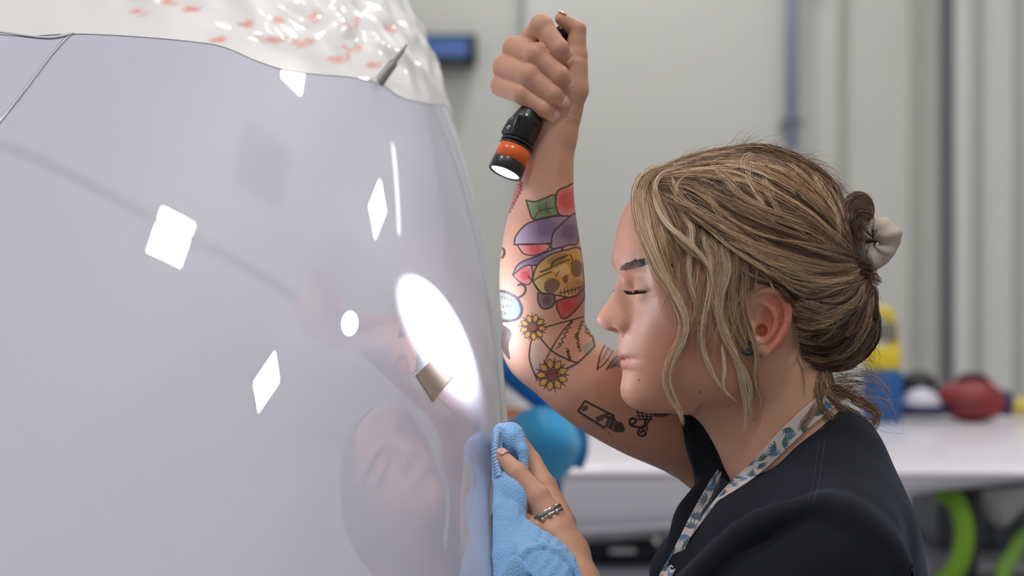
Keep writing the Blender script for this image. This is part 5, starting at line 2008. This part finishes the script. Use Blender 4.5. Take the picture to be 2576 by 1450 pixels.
def lock(acc, path, n, w0, w1, names, weights, lift=8, m=24, rad=.58, step=7, root=.92, tip=1.22, wide=None, lead=0, raw=False, free=1.0, start=.06):
    q = path if raw else hp_(path)
    G = resample(q, m)
    w = wmap(G) - lift
    for i in range(1, m):
        w[i] = min(w[i], w[i - 1] + step)
    for i in range(m - 2, -1, -1):
        w[i] = min(w[i], w[i + 1] + 14)
    for _ in range(4):
        w[1:-1] = (w[:-2] + 2 * w[1:-1] + w[2:]) / 4
    tg = np.gradient(G, axis=0); tg /= np.linalg.norm(tg, axis=1, keepdims=True)
    nm = np.stack([-tg[:, 1], tg[:, 0]], 1)
    t = np.linspace(0, 1, m)
    wid = np.interp(t, [0, .12, .5, .85, 1], [w0 * .7, w0, (w0 + w1) / 2, w1, w1 * .5]) if wide is None else np.interp(t, wide[0], wide[1])
    a = hr.normal(size=(n, 1)) * .5; b = hr.normal(size=(n, 1)) * .5
    tw = hr.normal(size=(n, 1)) * .5
    off = a * np.cos(t * 3 + tw)[...] + b * np.sin(t * 3 + tw)
    dep = b * np.cos(t * 3) - a * np.sin(t * 3)
    off = off * wid + free * .8 * np.sin(t * 6.28 * hr.uniform(.8, 2.2, (n, 1)) + hr.uniform(0, 6.28, (n, 1))) * np.sqrt(wid)
    ends = 1 - hr.uniform(0, .13, (n, 1))
    beg = hr.uniform(0, start, (n, 1))
    uv = G[None] + nm[None] * off[..., None]
    # shorter strands: re-time
    x = (beg + t[None] * (ends - beg)) * (m - 1); k = np.minimum(x.astype(int), m - 2); fx = (x - k)[..., None]
    ii = np.arange(n)[:, None]
    uv = uv[ii, k] * (1 - fx) + uv[ii, k + 1] * fx
    ww = (w[None] + dep * wid * .6)
    ww = ww[ii, k] * (1 - fx[..., 0]) + ww[ii, k + 1] * fx[..., 0]
    P3 = uvw(uv, ww)
    r = rad * S * (1 - .7 * t[None] ** 4) * np.minimum(1, .25 + t[None] * 8) * hr.uniform(.7, 1.25, (n, 1))
    acc.add(P3, np.broadcast_to(r, (n, m)).copy(), colour(n, names, weights, m, root, tip))


m_hair, nt, bs = new_mat('hair_strands')
at = nt.nodes.new('ShaderNodeAttribute'); at.attribute_name = 'tint'
nt.links.new(at.outputs['Color'], bs.inputs['Base Color'])
bs.inputs['Roughness'].default_value = .38
bs.inputs['Specular IOR Level'].default_value = .55

main = Strands()
TOP = [[(315, 215), (480, 135), (690, 82), (870, 48), (960, 70), (1100, 125), (1200, 195), (1265, 290), (1290, 420), (1345, 560)],
       [(318, 205), (520, 140), (780, 90), (960, 120), (1120, 210), (1225, 330), (1290, 450), (1350, 570)],
       [(325, 205), (540, 165), (770, 165), (960, 250), (1120, 350), (1250, 470), (1350, 580)],
       [(330, 210), (540, 205), (740, 270), (930, 360), (1120, 440), (1250, 530), (1360, 590)],
       [(345, 225), (530, 260), (700, 350), (900, 440), (1110, 510), (1250, 560), (1370, 600)],
       [(365, 240), (510, 310), (690, 420), (880, 505), (1090, 570), (1240, 610), (1370, 620)],
       [(395, 270), (540, 370), (700, 470), (880, 560), (1080, 630), (1240, 650), (1375, 640)],
       [(470, 330), (620, 440), (780, 545), (930, 625), (1100, 690), (1250, 690), (1385, 650)],
       [(600, 430), (720, 520), (850, 610), (980, 680), (1120, 735), (1260, 730), (1390, 670)],
       [(720, 520), (820, 610), (920, 690), (1040, 760), (1160, 785), (1280, 755), (1395, 690)]]
sheet(main, TOP, 6000, 400, ['dark', 'brown', 'mid', 'ash', 'light', 'blond'], [.9, 2.2, 3, 2.4, 1.6, .5], lift=(3, 15), spread=.075, m=14, rad=.66, wob=5, trim=.16)
sheet(main, TOP, 1300, 60, ['light', 'blond', 'ash'], [2, 1.2, 1.5], lift=(13, 20), spread=.035, m=16, rad=.55, wob=8, trim=.3, root=.9, tip=1.05)
sheet(main, TOP[:6], 1100, 80, ['dark', 'brown'], [1.4, 2], lift=(6, 17), spread=.05, m=16, rad=.6, wob=6, trim=.3, root=.8, tip=.95)
# behind the ear, up to the knot
EAR = [[(900, 640), (1000, 715), (1120, 760), (1260, 745), (1395, 680)],
       [(960, 735), (1060, 790), (1170, 815), (1290, 775), (1400, 690)],
       [(1030, 810), (1120, 850), (1220, 850), (1330, 790), (1408, 700)],
       [(1045, 880), (1130, 900), (1240, 890), (1345, 810), (1412, 705)],
       [(1050, 950), (1150, 970), (1260, 930), (1360, 830), (1415, 710)],
       [(1060, 1010), (1160, 1030), (1280, 980), (1375, 860), (1420, 715)],
       [(1080, 1060), (1190, 1075), (1310, 1020), (1395, 890), (1425, 720)],
       [(1120, 1095), (1230, 1105), (1340, 1050), (1415, 920), (1430, 730)],
       [(1150, 1118), (1260, 1122), (1370, 1075), (1435, 950), (1440, 830), (1432, 735)]]
sheet(main, EAR, 3200, 170, ['dark', 'brown', 'mid', 'ash', 'light'], [2.4, 3, 2, 1, .5], lift=(2, 22), spread=.07, m=13, rad=.68, wob=6, trim=.1, root=.8, tip=1.0)
sheet(main, EAR[:5], 420, 20, ['ash', 'light', 'blond'], [1, 2, .8], lift=(16, 24), spread=.05, m=15, rad=.6, wob=8, trim=.1, root=1.0, tip=.9)
# root of the front: from the parting down the temple
TMP = [[(440, 160), (362, 182), (324, 232), (314, 310), (322, 420), (345, 540)],
       [(450, 160), (375, 180), (338, 225), (345, 330), (385, 470), (430, 620)],
       [(500, 155), (410, 185), (380, 240), (420, 340), (480, 480), (520, 640)],
       [(560, 160), (470, 190), (445, 250), (500, 350), (560, 490), (580, 660)],
       [(620, 170), (540, 200), (525, 270), (590, 380), (640, 520), (650, 680)],
       [(600, 300), (680, 430), (720, 560), (720, 720)],
       [(700, 370), (770, 500), (800, 620), (790, 760)],
       [(800, 450), (850, 570), (860, 680), (850, 790)]]
sheet(main, TMP[:4], 420, 40, ['mid', 'ash', 'light', 'blond'], [1.5, 2, 2, 1], lift=(4, 12), spread=.12, m=14, rad=.55, wob=5, trim=.25, root=.8, tip=1.1)
sheet(main, TMP[3:], 620, 50, ['brown', 'mid', 'ash', 'light'], [2, 2, 1.5, 1], lift=(3, 10), spread=.12, m=14, rad=.55, wob=5, trim=.25, root=.85, tip=1.05)
main.build('hair_strands', m_hair, hair_o)

fl_ = Strands()
BL = (['light', 'blond', 'pale', 'ash'], [1.2, 2.8, 2.6, .5])
MD = (['mid', 'ash', 'light', 'blond'], [1, 1.8, 2, 1])
lock(fl_, [(450, 158), (365, 182), (318, 230), (304, 315), (318, 430), (360, 560), (418, 690), (488, 800), (522, 900), (502, 990), (452, 1080), (430, 1170), (455, 1260), (498, 1330), (512, 1400)], 285, 15, 9, *BL, lift=14, rad=.6)
lock(fl_, [(450, 155), (372, 184), (332, 236), (330, 330), (350, 470), (400, 610), (450, 720), (500, 830), (526, 930), (490, 1010), (455, 1060)], 129, 8, 4, *BL, lift=18)
lock(fl_, [(480, 155), (390, 180), (350, 235), (370, 340), (400, 470), (430, 600), (470, 720), (505, 850), (520, 930)], 118, 13, 4, *MD, lift=12)
lock(fl_, [(520, 150), (420, 180), (378, 235), (380, 330), (428, 425), (518, 500), (598, 578), (642, 650), (655, 720)], 75, 5, 4, *BL, lift=22)
lock(fl_, [(500, 155), (400, 185), (375, 240), (410, 350), (470, 470), (540, 560), (600, 600), (640, 660)], 64, 6, 4, *MD, lift=18)
lock(fl_, [(560, 190), (500, 230), (490, 300), (555, 440), (545, 560), (540, 700), (575, 800), (562, 890), (522, 975), (470, 1040)], 118, 11, 3, *BL, lift=12)
lock(fl_, [(560, 380), (575, 520), (520, 620), (545, 760), (575, 830), (540, 950)], 54, 7, 3, *MD, lift=9)
lock(fl_, [(600, 440), (640, 600), (645, 720), (610, 880), (603, 1000), (640, 1120), (700, 1215), (772, 1285)], 108, 10, 3, *BL, lift=12)
lock(fl_, [(600, 900), (612, 1020), (640, 1100), (665, 1150)], 36, 6, 3, *BL, lift=16)
lock(fl_, [(640, 480), (692, 600), (662, 720), (680, 850), (722, 960), (772, 1080), (800, 1200), (818, 1330), (804, 1420)], 162, 12, 5, *BL, lift=12)
lock(fl_, [(700, 520), (722, 650), (684, 800), (702, 950), (772, 1080), (832, 1200), (832, 1300), (838, 1370)], 118, 11, 4, *BL, lift=16)
lock(fl_, [(760, 520), (762, 640), (742, 760), (762, 900), (802, 1000), (852, 1090), (850, 1200), (828, 1310)], 108, 10, 4, *MD, lift=12)
lock(fl_, [(790, 560), (800, 700), (790, 840), (800, 960), (775, 1100), (810, 1250), (825, 1350)], 97, 8, 4, *MD, lift=10)
lock(fl_, [(830, 600), (800, 760), (810, 850), (842, 960), (866, 1060), (858, 1180), (886, 1280), (868, 1350), (838, 1385)], 64, 6, 4, *MD, lift=12)
lock(fl_, [(700, 1000), (710, 1120), (705, 1200), (730, 1260)], 24, 4, 3, *BL, lift=18)
lock(fl_, [(885, 575), (925, 690), (948, 742)], 21, 4, 2, *BL, lift=14)
lock(fl_, [(830, 640), (820, 720), (800, 800), (795, 900), (810, 980)], 43, 6, 4, *MD, lift=8)
lock(fl_, [(1030, 900), (1055, 960), (1070, 1060), (1095, 1140), (1095, 1240)], 15, 4, 3, *MD, lift=10)
for k in range(44):
    x = hr.uniform(470, 830)
    y = hr.uniform(500, 800)
    dx = hr.normal() * 25
    lock(fl_, [(x, y), (x + dx * .5 + hr.normal() * 14, y + 120), (x + dx + hr.normal() * 18, y + 240), (x + dx * 1.4 + hr.normal() * 25, y + 350)], 3, 3, 2, *MD, lift=14, rad=.6)
fl_.build('face_framing_locks', m_hair, hair_o)

# highlights lying on top
hl = Strands()
for path, n, a_, b_ in [([(640, 130), (720, 220), (790, 300), (900, 360), (1020, 400), (1130, 440)], 90, 11, 6),
                        ([(860, 90), (815, 130), (830, 230), (890, 330), (950, 430)], 60, 10, 5),
                        ([(880, 130), (900, 220), (940, 320), (1000, 400), (1100, 470)], 50, 10, 5),
                        ([(1000, 130), (1100, 220), (1200, 310), (1255, 400), (1262, 500)], 60, 10, 6),
                        ([(450, 190), (490, 280), (560, 350), (660, 400), (780, 470), (900, 560), (1040, 620)], 60, 9, 5),
                        ([(780, 480), (900, 580), (1020, 640), (1150, 690), (1270, 690), (1370, 640)], 90, 12, 5),
                        ([(700, 470), (830, 540), (980, 600), (1130, 640), (1260, 650)], 70, 11, 5),
                        ([(1030, 800), (1110, 850), (1210, 885), (1290, 860), (1350, 800)], 50, 8, 4),
                        ([(1040, 740), (1140, 800), (1240, 800), (1320, 770), (1390, 700)], 40, 8, 4),
                        ([(560, 250), (640, 300), (700, 400), (760, 440)], 40, 8, 4),
                        ([(1120, 180), (1180, 280), (1240, 380), (1250, 470)], 40, 9, 5)]:
    lock(hl, path, int(n * 1.3), a_ * 1.25, b_, ['light', 'blond', 'pale', 'ash'], [1.6, 2, .8, .6], lift=19, m=20, rad=.55, step=30, root=1, tip=1, start=.25)
hl.build('highlights', m_hair, hair_o)

# knot, nape strands and stray hairs
kn = Strands()
KC = HP(2160, 527, 20)
n, m = 900, 18
th0 = hr.uniform(0, 6.28, n)[:, None]; ph0 = hr.uniform(0, 6.28, n)[:, None]
tt = np.linspace(0, 1, m)[None]
th = th0 + tt * 2.6
ph = ph0 + tt * 2.2
mi = 20 * hr.uniform(.8, 1.05, (n, 1))
rr_ = 20 + mi * np.cos(ph)
ex = np.array([.96, .1, .28]); ez = np.array([-.2, .2, .95]); ey = np.array([-.05, -.97, .2])
P3 = KC + S * (rr_ * np.cos(th))[..., None] * ex + S * (rr_ * 1.15 * np.sin(th))[..., None] * ez + S * (mi * 1.1 * np.sin(ph))[..., None] * ey
kn.add(P3, np.full((n, m), .7 * S), colour(n, ['dark', 'brown', 'mid', 'ash', 'light'], [1.6, 2.6, 2, 1.2, .6], m, .9, 1.05, .2))
for path, k in [([(1290, 420), (1300, 350), (1340, 300), (1390, 310), (1415, 350)], 60), ([(1330, 480), (1320, 420), (1350, 370), (1400, 380), (1430, 410)], 70),
                ([(1370, 620), (1400, 660), (1430, 690), (1465, 715)], 60), ([(1350, 600), (1390, 650), (1410, 700), (1425, 720)], 60), ([(1340, 560), (1350, 500), (1370, 440), (1420, 420)], 60)]:
    lock(kn, path, k, 22, 12, ['dark', 'brown', 'mid'], [1, 2, 1], lift=25, m=18, step=20)
kn.build('hair_knot', m_hair, hair_o)
kb = Field()
kb.ell(KC, np.array((34, 34, 38)) * S, 0)
kb.ell(HP(2178, 590, 10), np.array((30, 34, 50)) * S, 20 * S)
kP, kQ = kb.mesh(KC - .03 - np.array([0, 0, .035]), KC + .035, .0025)
mesh_np('knot_core', kP, kQ, m_cap, hair_o)

ns_ = Strands()
NW = (['brown', 'mid', 'ash', 'light'], [1, 2, 1.6, 1])
for path, k, a_ in [([(1190, 1120), (1205, 1190), (1240, 1220), (1330, 1270), (1420, 1320), (1480, 1345)], 40, 9), ([(1180, 1125), (1190, 1210), (1240, 1290), (1330, 1350), (1420, 1380), (1440, 1330), (1400, 1270)], 34, 8),
                    ([(1200, 1120), (1190, 1230), (1150, 1300), (1090, 1390), (1060, 1420)], 26, 7), ([(1210, 1125), (1230, 1200), (1250, 1240), (1300, 1230), (1350, 1180)], 16, 10),
                    ([(1215, 1220), (1260, 1310), (1320, 1390), (1400, 1420), (1330, 1435), (1220, 1425), (1160, 1410)], 26, 6), ([(1230, 1200), (1310, 1240), (1400, 1290), (1440, 1350), (1420, 1410), (1370, 1440)], 24, 8),
                    ([(1205, 1125), (1215, 1180), (1260, 1190), (1340, 1170), (1420, 1180), (1490, 1230), (1530, 1300)], 12, 16), ([(1180, 1130), (1160, 1230), (1180, 1330), (1280, 1400), (1390, 1410), (1470, 1390)], 22, 8),
                    ([(1240, 1210), (1340, 1220), (1450, 1270), (1510, 1340), (1530, 1400)], 10, 14)]:
    lock(ns_, path, k, a_, a_ * 1.2, *NW, lift=10, m=26, rad=.75, step=12, free=2.0)
for k in range(210):
    # stray hairs along the crown
    s_ = hr.uniform(0, 1)
    p0 = resample(hp_(TOP[0]), 60)[int(8 + s_ * 44)]
    tg = resample(hp_(TOP[0]), 60)[int(8 + s_ * 44) + 1] - p0
    tg /= np.linalg.norm(tg)
    nn = np.array([tg[1], -tg[0]])
    l_ = hr.uniform(20, 95)
    h_ = hr.uniform(2, 24) * (1 if hr.random() < .85 else 1.8)
    q = [p0 - nn * 6, p0 + tg * l_ * .35 + nn * h_ * .7, p0 + tg * l_ * .75 + nn * h_, p0 + tg * l_ + nn * h_ * hr.uniform(.2, 1.1)]
    lock(ns_, q, 1, 1, 1, ['mid', 'ash', 'light'], [1, 2, 1], lift=4, m=12, rad=.38, raw=True, step=40)
for k in range(70):
    x0_, y0_ = hr.uniform(1380, 1440), hr.uniform(700, 1100)
    q = hp_([(x0_ - 40, y0_), (x0_ + hr.uniform(0, 25), y0_ + 30), (x0_ + hr.uniform(0, 50), y0_ + hr.uniform(60, 140))])
    lock(ns_, q, 1, 1, 1, ['brown', 'mid', 'ash'], [1, 2, 1], lift=6, m=12, rad=.38, raw=True, step=40)
for k in range(60):
    p0 = np.array([hr.uniform(1190, 1250), hr.uniform(1120, 1230)])
    e = np.array([hr.uniform(1300, 1560), hr.uniform(1130, 1440)])
    md_ = (p0 + e) / 2 + np.array([hr.normal() * 40, hr.normal() * 50])
    lock(ns_, [p0, md_, e, e + hr.normal(size=2) * 30], 1, 1, 1, *NW, lift=14, m=14, rad=.4, step=14)
tag(ns_.build('stray_hairs', m_hair, hair_o), kind='stuff')

# scrunchie
m_scr = simple('scrunchie_fabric', srgb(192, 176, 162), .85, noise=.05, scale=200, bump=.3)
SC = HP(2200, 608, 34)
n_, m_ = 200, 36
th = np.linspace(0, 2 * math.pi, n_, endpoint=False)
ex = np.array([.86, -.5, .1]); ez = np.array([.22, .12, 1.0])
ex /= np.linalg.norm(ex); ez -= ex * (ez @ ex); ez /= np.linalg.norm(ez); en = np.cross(ex, ez)
bulge = 1 + .16 * np.sin(3 * th + .6) + .10 * np.sin(7 * th + 1)
cen = SC + S * (35 * np.cos(th))[:, None] * ex + S * (42 * np.sin(th))[:, None] * ez
V = []
for i in range(n_):
    rd = math.cos(th[i]) * ex + math.sin(th[i]) * ez
    for j in range(m_):
        p = 2 * math.pi * j / m_
        fold = abs(math.sin(2.5 * th[i] + 1.2 * math.sin(p + th[i] * 2)))
        r = 29 * bulge[i] * (.86 + .20 * fold ** .6 + .045 * math.sin(9 * th[i] + 2 * p))
        V.append(cen[i] + S * r * (math.cos(p) * rd + 1.05 * math.sin(p) * en))
i_ = np.arange(n_ * m_).reshape(n_, m_)
F = np.stack([i_, np.roll(i_, -1, 0), np.roll(np.roll(i_, -1, 0), -1, 1), np.roll(i_, -1, 1)], -1).reshape(-1, 4)
scr = mesh_np('scrunchie', np.array(V), F, m_scr, person)
scr['label'] = 'beige fabric scrunchie round the hair knot'
